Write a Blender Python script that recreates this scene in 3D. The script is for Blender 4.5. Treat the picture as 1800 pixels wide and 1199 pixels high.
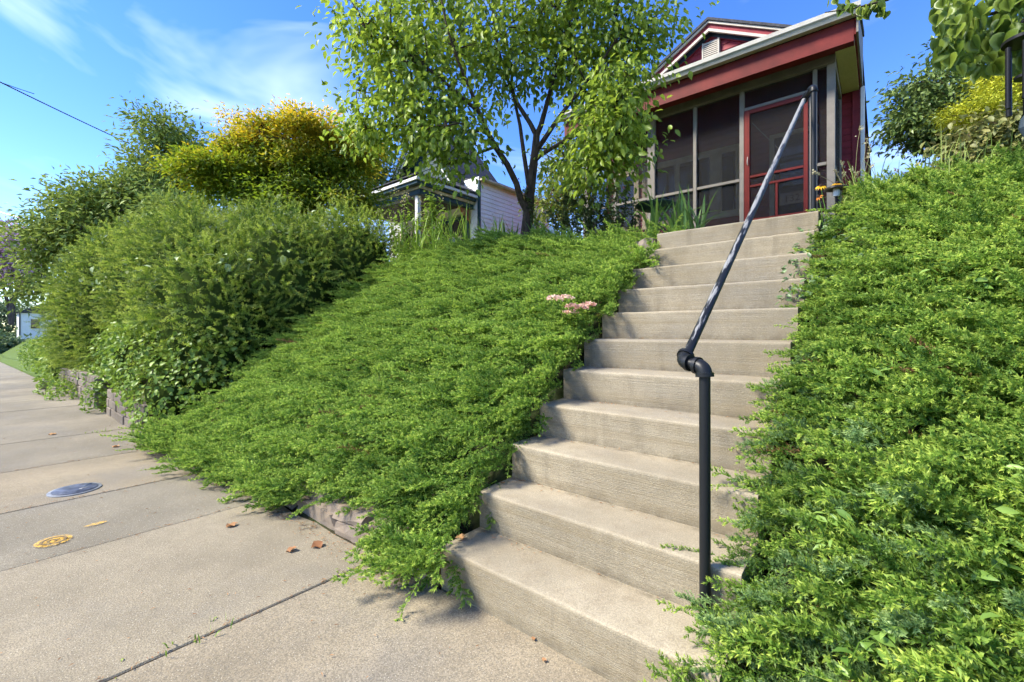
import bpy, math, random
import numpy as np
from mathutils import Vector, Matrix, Euler, noise as mnoise

for o in list(bpy.data.objects): bpy.data.objects.remove(o)
SC = bpy.context.scene
COL = SC.collection
R_ = math.radians
rng = np.random.default_rng(7)
random.seed(7)

# ------------------------------------------------------------------ camera, sky, sun, exposure
# x runs along the street, y goes uphill from the sidewalk to the house, z is up; metres.
YAW = R_(39.854)
CAM = np.array([1.583, -1.375, 1.196])
FPX = 779.6 / 1800.0           # focal length as a share of the picture width
cd = bpy.data.cameras.new('camera'); cam = bpy.data.objects.new('camera', cd); COL.objects.link(cam)
cam.location = CAM; cam.rotation_euler = (R_(90), 0, YAW)
cd.sensor_width = 36.0; cd.lens = 36.0 * FPX; cd.shift_y = -17.2 / 1800.0
cd.clip_start = 0.02; cd.clip_end = 2000
SC.camera = cam
SC.render.resolution_x = 1024; SC.render.resolution_y = 682

SUN_TO = Vector((-0.55, -0.62, 0.84)).normalized()
SUN_EL = math.asin(SUN_TO.z); SUN_AZ = math.atan2(SUN_TO.x, SUN_TO.y)
sd = bpy.data.lights.new('sun', 'SUN'); sun = bpy.data.objects.new('sun', sd); COL.objects.link(sun)
sd.energy = 3.5; sd.angle = R_(14.0); sd.color = (1.0, 0.93, 0.80)
sun.rotation_euler = SUN_TO.to_track_quat('Z', 'Y').to_euler(); sun.location = (6, -8, 14)

world = bpy.data.worlds.new('World'); SC.world = world; world.use_nodes = True
wn = world.node_tree; wn.nodes.clear()
W = lambda t: wn.nodes.new(t)
w_out = W('ShaderNodeOutputWorld'); w_bg = W('ShaderNodeBackground'); w_bg.inputs['Strength'].default_value = 0.122
w_sky = W('ShaderNodeTexSky'); w_sky.sky_type = 'NISHITA'; w_sky.sun_disc = False
w_sky.sun_elevation = SUN_EL; w_sky.sun_rotation = SUN_AZ
w_sky.air_density = 1.0; w_sky.dust_density = 0.0; w_sky.ozone_density = 3.0; w_sky.altitude = 300
w_hs = W('ShaderNodeHueSaturation'); w_hs.inputs['Saturation'].default_value = 1.27; w_hs.inputs['Hue'].default_value = 0.516; w_hs.inputs['Value'].default_value = 1.0
wn.links.new(w_sky.outputs[0], w_hs.inputs['Color'])
# thin high cloud over the whole sky
w_tc = W('ShaderNodeTexCoord'); w_map = W('ShaderNodeMapping'); w_map.inputs['Scale'].default_value = (1.1, 1.5, 5.0)
w_map.inputs['Rotation'].default_value = (0.25, 0.1, 0.6); w_map.inputs['Location'].default_value = (0.35, 0.1, 0.55)
w_n = W('ShaderNodeTexNoise'); w_n.inputs['Scale'].default_value = 1.25; w_n.inputs['Detail'].default_value = 5; w_n.inputs['Roughness'].default_value = 0.5
w_n.inputs['Distortion'].default_value = 0.6
w_r = W('ShaderNodeValToRGB'); w_r.color_ramp.elements[0].position = 0.515; w_r.color_ramp.elements[0].color = (0, 0, 0, 1)
w_r.color_ramp.elements[1].position = 0.80; w_r.color_ramp.elements[1].color = (0.6, 0.6, 0.6, 1)
w_mx = W('ShaderNodeMix'); w_mx.data_type = 'RGBA'; w_mx.inputs[7].default_value = (6.0, 6.6, 8.0, 1)
for a, b in ((w_tc.outputs['Generated'], w_map.inputs[0]), (w_map.outputs[0], w_n.inputs['Vector']), (w_n.outputs[0], w_r.inputs[0]),
             (w_r.outputs[0], w_mx.inputs[0]), (w_hs.outputs[0], w_mx.inputs[6]), (w_mx.outputs[2], w_bg.inputs[0]), (w_bg.outputs[0], w_out.inputs[0])):
    wn.links.new(a, b)

SC.view_settings.view_transform = 'Standard'; SC.view_settings.look = 'None'
SC.view_settings.gamma = 1.0; SC.view_settings.use_curve_mapping = False
SC.view_settings.exposure = 1.62
SC.render.engine = 'CYCLES'
SC.cycles.use_adaptive_sampling = True; SC.cycles.adaptive_threshold = 0.03; SC.cycles.adaptive_min_samples = 20
SC.cycles.max_bounces = 6; SC.cycles.diffuse_bounces = 4; SC.cycles.glossy_bounces = 2; SC.cycles.transmission_bounces = 2
SC.cycles.transparent_max_bounces = 12; SC.cycles.use_denoising = True
SC.cycles.caustics_reflective = False; SC.cycles.caustics_refractive = False

# ------------------------------------------------------------------ view rays: a point seen in the photograph, put at its own real distance
_R = np.array([math.cos(YAW), math.sin(YAW), 0]); _F = np.array([-math.sin(YAW), math.cos(YAW), 0]); _U = np.array([0, 0, 1.0])
def ray(x, y): return _F + _R * (x - 900) / 779.6 + _U * (582.3 - y) / 779.6
def at(x, y, D): return CAM + ray(x, y) * D
def onY(x, y, Y): d = ray(x, y); return CAM + d * (Y - CAM[1]) / d[1]
def onX(x, y, X): d = ray(x, y); return CAM + d * (X - CAM[0]) / d[0]

# ------------------------------------------------------------------ helpers
def tag(o, label=None, cat=None, group=None, kind=None):
    if label: o['label'] = label
    if cat: o['category'] = cat
    if group: o['group'] = group
    if kind: o['kind'] = kind
    return o
def empty(name, loc, label, cat, group=None):
    o = bpy.data.objects.new(name, None); o.location = loc; o.empty_display_size = .2
    COL.objects.link(o); tag(o, label, cat, group); return o
def link(name, me, parent=None):
    o = bpy.data.objects.new(name, me); COL.objects.link(o)
    if parent is not None:
        o.parent = parent
        o.matrix_parent_inverse = Matrix.Translation(parent.location).inverted() if parent.parent is None else Matrix.Identity(4)
    return o
def mesh_np(name, V, faces, mat=None, smooth=False, attrs=None):
    """V (n,3); faces: list of index arrays, each (m,k)"""
    me = bpy.data.meshes.new(name)
    V = np.asarray(V, np.float32)
    loops = np.concatenate([np.asarray(f, np.int32).ravel() for f in faces])
    tot = np.concatenate([np.full(len(f), np.asarray(f).shape[1], np.int32) for f in faces])
    st = np.concatenate([[0], np.cumsum(tot)[:-1]]).astype(np.int32)
    me.vertices.add(len(V)); me.vertices.foreach_set('co', V.ravel())
    me.loops.add(len(loops)); me.loops.foreach_set('vertex_index', loops)
    me.polygons.add(len(tot)); me.polygons.foreach_set('loop_start', st); me.polygons.foreach_set('loop_total', tot)
    if smooth: me.polygons.foreach_set('use_smooth', np.ones(len(tot), bool))
    for k, v in (attrs or {}).items():
        a = me.attributes.new(k, 'FLOAT', 'POINT'); a.data.foreach_set('value', np.asarray(v, np.float32))
    if mat: me.materials.append(mat)
    me.update(calc_edges=True)
    return me

class MB:
    """collects shapes of one mesh"""
    def __init__(s): s.v = []; s.f = []; s.m = []; s.mi = 0
    def add(s, V, F):
        b = len(s.v); s.v += [tuple(p) for p in V]
        for f in F: s.f.append([i + b for i in f]); s.m.append(s.mi)
        return s
    def box(s, x0, x1, y0, y1, z0, z1, bev=0.0):
        x0, x1 = min(x0, x1), max(x0, x1); y0, y1 = min(y0, y1), max(y0, y1); z0, z1 = min(z0, z1), max(z0, z1)
        if bev <= 0:
            V = [(x, y, z) for z in (z0, z1) for y in (y0, y1) for x in (x0, x1)]
            return s.add(V, [(0, 2, 3, 1), (4, 5, 7, 6), (0, 1, 5, 4), (2, 6, 7, 3), (0, 4, 6, 2), (1, 3, 7, 5)])
        b = bev; X = (x0, x1); Y = (y0, y1); Z = (z0, z1); V = []; ix = {}
        for i in (0, 1):
            for j in (0, 1):
                for k in (0, 1):
                    sx, sy, sz = (1 - 2 * i), (1 - 2 * j), (1 - 2 * k)
                    p = (X[i], Y[j], Z[k])
                    for ax in range(3):
                        q = [p[0] + sx * b, p[1] + sy * b, p[2] + sz * b]; q[ax] = p[ax]
                        ix[(i, j, k, ax)] = len(V); V.append(q)
        F = []
        for ax in range(3):
            for s0 in (0, 1):
                idx = []
                for a, c in ((0, 0), (1, 0), (1, 1), (0, 1)):
                    t = [a, c]; t.insert(ax, s0); idx.append(ix[(*t, ax)])
                flip = (s0 == 0) ^ (ax == 1)
                F.append(idx[::-1] if flip else idx)
        for ax in range(3):
            o1, o2 = [a for a in range(3) if a != ax]
            for a in (0, 1):
                for c in (0, 1):
                    t0 = [0, 0, 0]; t1 = [0, 0, 0]; t0[o1] = t1[o1] = a; t0[o2] = t1[o2] = c; t1[ax] = 1
                    F.append([ix[(*t0, o1)], ix[(*t1, o1)], ix[(*t1, o2)], ix[(*t0, o2)]])
        for i in (0, 1):
            for j in (0, 1):
                for k in (0, 1): F.append([ix[(i, j, k, 0)], ix[(i, j, k, 1)], ix[(i, j, k, 2)]])
        return s.add(V, F)
    def tube(s, pts, rad, n=8, cap=True):
        pts = [Vector(p) for p in pts]; m = len(pts)
        if not hasattr(rad, '__len__'): rad = [rad] * m
        t0 = (pts[1] - pts[0]).normalized(); up = Vector((0, 0, 1)) if abs(t0.z) < .9 else Vector((1, 0, 0))
        u = t0.cross(up).normalized(); V = []; F = []
        for i, p in enumerate(pts):
            t = (pts[min(i + 1, m - 1)] - pts[max(i - 1, 0)]).normalized()
            u = (u - t * u.dot(t)).normalized(); w = t.cross(u)
            for k in range(n):
                a = 2 * math.pi * k / n; V.append(p + (u * math.cos(a) + w * math.sin(a)) * rad[i])
        for i in range(m - 1):
            for k in range(n):
                k2 = (k + 1) % n; F.append((i * n + k, i * n + k2, (i + 1) * n + k2, (i + 1) * n + k))
        if cap: F.append(tuple(range(n))[::-1]); F.append(tuple(range((m - 1) * n, m * n)))
        return s.add(V, F)
    def lathe(s, prof, c=(0, 0, 0), n=20):
        V = []; F = []; m = len(prof)
        for r, z in prof:
            for k in range(n):
                a = 2 * math.pi * k / n; V.append((c[0] + r * math.cos(a), c[1] + r * math.sin(a), c[2] + z))
        for i in range(m - 1):
            for k in range(n):
                k2 = (k + 1) % n; F.append((i * n + k, i * n + k2, (i + 1) * n + k2, (i + 1) * n + k))
        return s.add(V, F)
    def prism(s, poly, axis, a0, a1):
        """poly in the two other axes (in xyz order), extruded along axis"""
        def P(u, v, w):
            t = [u, v]; t.insert(axis, w); return tuple(t)
        n = len(poly); V = [P(u, v, a0) for u, v in poly] + [P(u, v, a1) for u, v in poly]
        F = [tuple(range(n)), tuple(range(n, 2 * n))[::-1]] + [(i, i + n, (i + 1) % n + n, (i + 1) % n) for i in range(n)]
        return s.add(V, F)
    def mesh(s, name, mat, smooth=False):
        me = bpy.data.meshes.new(name); me.from_pydata([tuple(map(float, p)) for p in s.v], [], s.f)
        mats = mat if isinstance(mat, (list, tuple)) else [mat]
        for q in mats: me.materials.append(q)
        if len(mats) > 1: me.polygons.foreach_set('material_index', s.m)
        import bmesh
        bm = bmesh.new(); bm.from_mesh(me); bmesh.ops.recalc_face_normals(bm, faces=bm.faces); bm.to_mesh(me); bm.free()
        if smooth:
            me.polygons.foreach_set('use_smooth', [True] * len(me.polygons))
            try: me.set_sharp_from_angle(angle=R_(38))
            except Exception: pass
        me.update(); return me
    def build(s, name, mat, parent=None, smooth=False): return link(name, s.mesh(name, mat, smooth), parent)

# ------------------------------------------------------------------ materials
class NT:
    def __init__(s, name):
        s.m = bpy.data.materials.new(name); s.m.use_nodes = True; s.t = s.m.node_tree; s.t.nodes.clear()
        s.out = s.n('ShaderNodeOutputMaterial')
    def n(s, t, **kw):
        q = s.t.nodes.new(t)
        for k, v in kw.items(): setattr(q, k, v)
        return q
    def l(s, a, b): s.t.links.new(a, b); return b
    def pos(s, scale=(1, 1, 1), rot=(0, 0, 0)):
        g = s.n('ShaderNodeNewGeometry'); m = s.n('ShaderNodeMapping'); m.inputs['Scale'].default_value = scale; m.inputs['Rotation'].default_value = rot
        s.l(g.outputs['Position'], m.inputs[0]); return m.outputs[0]
    def noise(s, vec, scale, detail=4, rough=.55, dist=0):
        q = s.n('ShaderNodeTexNoise'); s.l(vec, q.inputs['Vector'])
        for k, v in (('Scale', scale), ('Detail', detail), ('Roughness', rough), ('Distortion', dist)): q.inputs[k].default_value = v
        return q.outputs[0]
    def vor(s, vec, scale, out=0):
        q = s.n('ShaderNodeTexVoronoi'); s.l(vec, q.inputs['Vector']); q.inputs['Scale'].default_value = scale; return q.outputs[out]
    def ramp(s, fac, stops):
        q = s.n('ShaderNodeValToRGB'); s.l(fac, q.inputs[0]); e = q.color_ramp.elements
        while len(e) < len(stops): e.new(.5)
        for i, (p, c) in enumerate(stops):
            e[i].position = p; e[i].color = (c, c, c, 1) if not hasattr(c, '__len__') else (*c[:3], 1)
        return q.outputs[0]
    def mix(s, fac, a, b, mode='MIX'):
        q = s.n('ShaderNodeMix', data_type='RGBA', blend_type=mode)
        for i, v in ((0, fac), (6, a), (7, b)):
            if hasattr(v, 'is_linked') or hasattr(v, 'links'): s.l(v, q.inputs[i])
            elif i == 0: q.inputs[0].default_value = v
            else: q.inputs[i].default_value = (*v[:3], 1)
        return q.outputs[2]
    def math(s, op, a, b=None):
        q = s.n('ShaderNodeMath', operation=op)
        for i, v in enumerate((a, b)):
            if v is None: continue
            if hasattr(v, 'links'): s.l(v, q.inputs[i])
            else: q.inputs[i].default_value = v
        return q.outputs[0]
    def bump(s, h, strength=.3, dist=.01):
        q = s.n('ShaderNodeBump'); s.l(h, q.inputs['Height']); q.inputs['Strength'].default_value = strength; q.inputs['Distance'].default_value = dist
        return q.outputs[0]
    def pbr(s, color, rough=.6, metal=0, normal=None, spec=.5, coat=0):
        p = s.n('ShaderNodeBsdfPrincipled')
        if hasattr(color, 'links'): s.l(color, p.inputs['Base Color'])
        else: p.inputs['Base Color'].default_value = (*color[:3], 1)
        if hasattr(rough, 'links'): s.l(rough, p.inputs['Roughness'])
        else: p.inputs['Roughness'].default_value = rough
        p.inputs['Metallic'].default_value = metal; p.inputs['Specular IOR Level'].default_value = spec; p.inputs['Coat Weight'].default_value = coat
        if normal is not None: s.l(normal, p.inputs['Normal'])
        return p.outputs[0]
    def done(s, sh): s.l(sh, s.out.inputs[0]); return s.m

def paint(name, c, rough=.5, var=.12, wear=None, scale=6, bump=.08):
    t = NT(name); v = t.pos(); a = t.noise(v, scale, 5); b = t.noise(v, scale * 9, 3)
    dk = tuple(x * (1 - var * 2.2) for x in c); lt = tuple(min(1, x * (1 + var)) for x in c)
    col = t.mix(t.ramp(a, [(.3, 0), (.7, 1)]), dk, lt)
    col = t.mix(t.ramp(b, [(.42, 0), (.62, .25)]), col, tuple(x * .72 for x in c))
    if wear: col = t.mix(t.ramp(t.noise(v, scale * 3, 6, .7), [(.60, 0), (.70, .8)]), col, wear)
    return t.done(t.pbr(col, rough, normal=t.bump(b, bump, .004), spec=.18))

def leafmat(name, dark, light, inst=False, tip=None, rough=.5, trans=.3, spec=.3):
    """tint (0..1, one value for each leaf or shoot) runs from the dark to the light leaf colour"""
    t = NT(name); a = t.n('ShaderNodeAttribute', attribute_name='tint', attribute_type='INSTANCER' if inst else 'GEOMETRY')
    col = t.mix(a.outputs['Fac'], dark, light)
    if tip is not None:                                      # old growth inside a shoot is dark, this year's tips are pale
        b = t.n('ShaderNodeAttribute', attribute_name='tip', attribute_type='GEOMETRY')
        col = t.mix(t.ramp(b.outputs['Fac'], [(.10, 0), (.50, 1)]), dark, col)
        col = t.mix(t.math('MULTIPLY', t.ramp(b.outputs['Fac'], [(.45, 0), (1, 1)]), t.math('ADD', a.outputs['Fac'], .25)), col, tip)
    p = t.n('ShaderNodeBsdfDiffuse'); t.l(col, p.inputs['Color']); tr = t.n('ShaderNodeBsdfTranslucent'); t.l(col, tr.inputs['Color'])
    m = t.n('ShaderNodeMixShader'); m.inputs[0].default_value = trans; t.l(p.outputs[0], m.inputs[1]); t.l(tr.outputs[0], m.inputs[2])
    if spec <= 0: return t.done(m.outputs[0])
    gl = t.n('ShaderNodeBsdfGlossy'); gl.inputs['Roughness'].default_value = rough; gl.inputs['Color'].default_value = (.9, .95, .9, 1)
    m2 = t.n('ShaderNodeMixShader'); m2.inputs[0].default_value = spec * .08; t.l(m.outputs[0], m2.inputs[1]); t.l(gl.outputs[0], m2.inputs[2])
    return t.done(m2.outputs[0])

def concrete(name, base, speck=1.0, boards=False, objcol=False):
    t = NT(name); v = t.pos()
    big = t.noise(v, 1.3, 5, .6); mid = t.noise(v, 14, 6, .65); fine = t.noise(v, 170, 2, .6); peb = t.vor(v, 95)
    c0 = tuple(x * .70 for x in base); c1 = tuple(min(1, x * 1.14) for x in base)
    col = t.mix(t.ramp(big, [(.32, 0), (.66, 1)]), c0, c1)
    if objcol:
        oi = t.n('ShaderNodeObjectInfo'); col = t.mix(1.0, col, oi.outputs['Color'], 'MULTIPLY')
    st = t.noise(v, .75, 6, .62, .5); col = t.mix(t.ramp(st, [(.50, 0), (.66, .55)]), col, tuple(.58 * (.6 * sum(base) / 3 + .4 * x) for x in base))
    col = t.mix(t.ramp(mid, [(.45, 0), (.72, .42)]), col, tuple(x * y for x, y in zip(base, (.62, .56, .50))))
    col = t.mix(t.ramp(fine, [(.40, .62 * speck), (.56, 0)]), col, tuple(x * .38 for x in base))
    col = t.mix(t.ramp(peb, [(.10, .65 * speck), (.22, 0)]), col, tuple(min(1, x * 1.55 + .06) for x in base))
    dv = t.n('ShaderNodeMix', data_type='VECTOR'); t.l(v, dv.inputs[4]); dq = t.n('ShaderNodeTexNoise'); t.l(v, dq.inputs['Vector']); dq.inputs['Scale'].default_value = 5; dq.inputs['Detail'].default_value = 4; t.l(dq.outputs['Color'], dv.inputs[5]); dv.inputs[0].default_value = .10
    ce = t.n('ShaderNodeTexVoronoi', feature='DISTANCE_TO_EDGE'); t.l(dv.outputs[1], ce.inputs['Vector']); ce.inputs['Scale'].default_value = .85
    crack = t.math('MULTIPLY', t.ramp(ce.outputs['Distance'], [(.0015, 1), (.005, 0)]), t.ramp(t.noise(v, 1.1, 2), [(.66, 0), (.70, .7)]))
    col = t.mix(crack, col, tuple(x * .22 for x in base))
    h = t.math('ADD', t.math('MULTIPLY', fine, .7), t.math('SUBTRACT', t.math('MULTIPLY', mid, .6), t.math('MULTIPLY', crack, 1.5)))
    if boards:
        g = t.noise(t.pos((2.6, 2.6, 190)), 1.0, 5, .7, .4); g2 = t.noise(t.pos((.5, .5, 26)), 1.0, 3)
        geo = t.n('ShaderNodeNewGeometry'); sx = t.n('ShaderNodeSeparateXYZ'); t.l(geo.outputs['True Normal'], sx.inputs[0])
        side = t.ramp(t.math('ABSOLUTE', sx.outputs[2]), [(.2, 1), (.6, 0)])       # the form boards left their grain on the upright faces only
        col = t.mix(t.math('MULTIPLY', side, t.ramp(g, [(.38, .26), (.56, 0)])), col, tuple(x * .50 for x in base))
        col = t.mix(t.math('MULTIPLY', side, t.ramp(g2, [(.40, 0), (.65, .45)])), col, (base[0] * .62, base[1] * .57, base[2] * .48))
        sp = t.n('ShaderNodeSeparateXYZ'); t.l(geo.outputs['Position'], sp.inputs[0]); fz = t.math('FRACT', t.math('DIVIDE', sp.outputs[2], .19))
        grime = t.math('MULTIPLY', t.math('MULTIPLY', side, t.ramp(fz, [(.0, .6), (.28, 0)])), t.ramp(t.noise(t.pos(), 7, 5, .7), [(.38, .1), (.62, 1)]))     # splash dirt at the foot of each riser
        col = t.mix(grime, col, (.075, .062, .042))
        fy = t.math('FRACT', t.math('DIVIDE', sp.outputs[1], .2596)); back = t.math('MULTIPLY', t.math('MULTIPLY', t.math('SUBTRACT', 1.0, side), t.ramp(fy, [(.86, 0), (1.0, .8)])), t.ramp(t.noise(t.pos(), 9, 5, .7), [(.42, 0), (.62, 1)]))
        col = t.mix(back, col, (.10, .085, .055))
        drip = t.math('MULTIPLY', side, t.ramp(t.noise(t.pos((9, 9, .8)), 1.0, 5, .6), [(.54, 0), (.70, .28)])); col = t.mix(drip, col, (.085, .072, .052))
        h = t.math('ADD', h, t.math('MULTIPLY', t.math('MULTIPLY', g, side), 1.0))
    return t.done(t.pbr(col, .88, normal=t.bump(h, .55, .006), spec=.25))

M = {}
M['slab'] = concrete('sidewalk_concrete', (.300, .268, .198), 1.0, objcol=True)
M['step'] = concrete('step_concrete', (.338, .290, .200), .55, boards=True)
M['stone'] = concrete('sandstone', (.27, .215, .16), .4)
M['block'] = concrete('wall_block', (.20, .165, .125), .6)
M['asphalt'] = concrete('asphalt', (.06, .06, .06), .5)
def soil():
    t = NT('soil'); v = t.pos(); n = t.noise(v, 9, 6, .65)
    col = t.mix(t.ramp(n, [(.35, 0), (.7, 1)]), (.018, .016, .010), (.060, .050, .030))
    col = t.mix(t.ramp(t.noise(v, 2.1, 4), [(.45, 0), (.6, .7)]), col, (.035, .055, .016))
    return t.done(t.pbr(col, .95, normal=t.bump(n, .6, .03), spec=.1))
M['soil'] = soil()
def lawn():
    t = NT('lawn'); v = t.pos(); n = t.noise(v, 30, 5, .65)
    return t.done(t.pbr(t.mix(t.ramp(n, [(.3, 0), (.7, 1)]), (.045, .080, .016), (.12, .17, .035)), .9, normal=t.bump(n, .6, .03), spec=.1))
M['lawn'] = lawn()
M['red'] = paint('red_paint', (.27, .034, .042), .45, .14, scale=4)
M['red_beam'] = paint('red_stained_beam', (.150, .019, .015), .55, .2, scale=3, bump=.15)
M['red_door'] = paint('red_door_paint', (.145, .017, .012), .45, .12)
M['taupe'] = paint('taupe_trim', (.215, .192, .162), .55, .10)
M['cream'] = paint('cream_trim', (.55, .49, .40), .45, .06)
M['gutter'] = paint('gutter_enamel', (.44, .425, .37), .35, .08)
M['slate_blue'] = paint('slate_blue_trim', (.045, .060, .085), .5, .1)
M['soffit'] = paint('cream_soffit', (.50, .44, .22), .6, .05)
M['white'] = paint('white_siding_paint', (.80, .80, .77), .5, .04, scale=2)
M['greentrim'] = paint('dark_green_trim', (.030, .065, .070), .5, .12)
M['tanwood'] = paint('tan_wood', (.60, .52, .37), .6, .12)
M['shingle'] = paint('shingle', (.075, .075, .080), .9, .25, scale=22, bump=.5)
M['darkwood'] = paint('dark_board', (.045, .040, .036), .7, .2)
M['rust'] = paint('rusty_scroll', (.34, .14, .07), .8, .25)
M['black_metal'] = paint('black_metal', (.012, .012, .013), .35, .2)
M['whiteweather'] = paint('flaking_white_paint', (.70, .70, .66), .7, .06, wear=(.20, .17, .13))
def rail_paint(name, amount):
    t = NT(name); rt = t.n('ShaderNodeMapping'); rt.inputs['Rotation'].default_value = (-.62, 0, 0); t.l(t.pos(), rt.inputs[0]); s2 = t.n('ShaderNodeMapping'); s2.inputs['Scale'].default_value = (1, .10, 1); t.l(rt.outputs[0], s2.inputs[0])
    v = s2.outputs[0]; n = t.noise(v, 60, 6, .65); n2 = t.noise(v, 9, 4)
    geo = t.n('ShaderNodeNewGeometry'); sx = t.n('ShaderNodeSeparateXYZ'); t.l(geo.outputs['Normal'], sx.inputs[0])
    up = t.math('MULTIPLY', t.math('MAXIMUM', sx.outputs[2], 0), amount)      # hands have rubbed the paint off the upper side
    sp = t.n('ShaderNodeSeparateXYZ'); t.l(geo.outputs['Position'], sp.inputs[0]); hz = t.math('MULTIPLY', t.math('SUBTRACT', sp.outputs[2], 1.9), amount * .22)
    f = t.ramp(t.math('ADD', t.math('ADD', n, t.math('MULTIPLY', n2, .35)), t.math('ADD', up, hz)), [(.93, 0), (1.06, 1)])
    q = t.pbr(t.mix(f, (.010, .011, .012), (.21, .21, .205)), t.ramp(f, [(0, .42), (1, .6)]), spec=.28, normal=t.bump(n, .12, .002))
    return t.done(q)
M['pipe'] = rail_paint('black_pipe_paint', .02)
M['rail'] = rail_paint('worn_rail_paint', .42)
def glass():
    t = NT('window_glass'); return t.done(t.pbr((.012, .014, .016), .04, spec=.9))
M['glass'] = glass()
def screen():
    t = NT('insect_screen'); d = t.pbr((.024, .024, .026), .8, spec=.1); tr = t.n('ShaderNodeBsdfTransparent')
    m = t.n('ShaderNodeMixShader'); m.inputs[0].default_value = .38; t.l(tr.outputs[0], m.inputs[1]); t.l(d, m.inputs[2]); return t.done(m.outputs[0])
M['screen'] = screen()
def bark(name, a, b):
    t = NT(name); n = t.noise(t.pos((14, 14, 3)), 2.0, 6, .7); c = t.mix(t.ramp(n, [(.35, 0), (.68, 1)]), a, b)
    return t.done(t.pbr(c, .9, normal=t.bump(n, .8, .02), spec=.1))
M['bark'] = bark('bark', (.030, .022, .016), (.12, .088, .060))
M['bark_grey'] = bark('grey_bark', (.05, .045, .04), (.16, .14, .12))
def flat(name, c, rough=.6, spec=.3): t = NT(name); return t.done(t.pbr(c, rough, spec=spec))

# ------------------------------------------------------------------ ground
RISE, TREAD, SW = 0.19, 0.2596, 1.22
def smooth(a, b, x): t = np.clip((x - a) / (b - a), 0, 1); return t * t * (3 - 2 * t)
def gdrop(x): return .032 * np.clip(-9.0 - np.asarray(x, float), 0, 70)          # the street falls gently away past the hedge
def terr(x, y, cut=True): return terr_flat(x, y, cut) - gdrop(x)
def terr_flat(x, y, cut=True):
    x = np.asarray(x, float); y = np.asarray(y, float)
    t = np.clip((y - .0) / 3.0, 0, 1); z = (2.20 - .22 * smooth(-2.6, -.4, x) * (1 - smooth(SW, SW + .4, x))) * t * (1.22 - .22 * t)
    wall = .34 * smooth(-4.3, -4.7, x) * smooth(-.10, -.02, y)
    z = np.maximum(z, wall)
    z = z + np.clip(y - 3.0, 0, 3) * .07 - .06 * smooth(1.2, 1.6, x) * smooth(.2, 1.0, y)
    if not cut: return z
    st = (x > -.06) & (x < SW + .06)
    z = np.where(st & (y < 2.75), np.minimum(z, .73 * y - .30), z)
    z = np.where((x > -.3) & (x < 1.5) & (y >= 2.75) & (y < 7), np.minimum(z, 2.02), z)
    z = np.where(y < -.02, -.011, z)
    z = np.where(y < -2.75, -.22, z)
    return z
def grid(n0, lo, hi, n1): return np.linspace(n0, lo, n1)
gx = np.unique(np.concatenate([[-700, -350, -180, -100, -70, -50, -40, -32, -26, -21, -18, -16], np.arange(-14.5, 7, .16), [-.07, -.05, SW + .05, SW + .07], [8, 10, 14, 20, 30, 50, 90, 180, 350, 700]]))
gy = np.unique(np.concatenate([[-700, -300, -120, -60, -30, -15, -8, -4, -2.8, -2.7, -1.5, -.5, -.10], np.arange(-.03, 4.2, .10), np.arange(4.4, 9, .3), [10, 12, 16, 22, 30, 50, 90, 180, 350, 700]]))
X, Y = np.meshgrid(gx, gy); Z = terr(X, Y)
nx, ny = len(gx), len(gy); ii = np.arange(nx * ny).reshape(ny, nx)
q = np.stack([ii[:-1, :-1], ii[:-1, 1:], ii[1:, 1:], ii[1:, :-1]], -1).reshape(-1, 4)
me = mesh_np('ground', np.stack([X, Y, Z], -1).reshape(-1, 3), [q], M['soil'], smooth=False)
me.materials.append(M['lawn']); me.materials.append(M['asphalt'])
cx = X.ravel()[q].mean(1); cy = Y.ravel()[q].mean(1)
mi = np.where(cy < -2.75, 2, np.where((cx < -13.0) | (cy > 4.0), 1, 0)).astype(np.int32)
me.polygons.foreach_set('material_index', mi)
tag(link('ground', me), 'soil and lawn of the sloping front yard', kind='structure')

# sidewalk of single slabs
sw = MB()
sw.box(-9.0, 6, -2.72, -2.60, -.22, .012, .01)
sw.add([(x, y, z - float(gdrop(x))) for x in (-90, -79, -9.001) for y, z in ((-2.72, -.22), (-2.60, -.22), (-2.60, .012), (-2.72, .012))], [(a * 4 + i, a * 4 + (i + 1) % 4, a * 4 + 4 + (i + 1) % 4, a * 4 + 4 + i) for a in (0, 1) for i in range(4)] + [(0, 1, 2, 3), (8, 9, 10, 11)])
sidewalk = sw.build('sidewalk', M['slab']); sidewalk.color = (.75, .74, .72, 1); tag(sidewalk, 'concrete sidewalk along the planted bank', kind='structure')
SJ = [3.4, 1.95, -.46, -1.79, -2.85, -4.12, -5.55, -7.0, -8.4, -9.9, -11.3, -12.8, -14.3, -15.8, -17.3, -19, -21, -23]
TINT = [(.98, .92, .84), (.99, .92, .83), (.98, .93, .85), (.74, .73, .71), (.94, .86, .75), (.72, .70, .68), (.78, .76, .74), (.70, .69, .68), (.80, .79, .77), (.92, .90, .86)]
def slab_back(x): return -.035 + .05 * float(smooth(-.12, -.02, x)) - .16 * float(smooth(-.8, -4.6, x))
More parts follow.
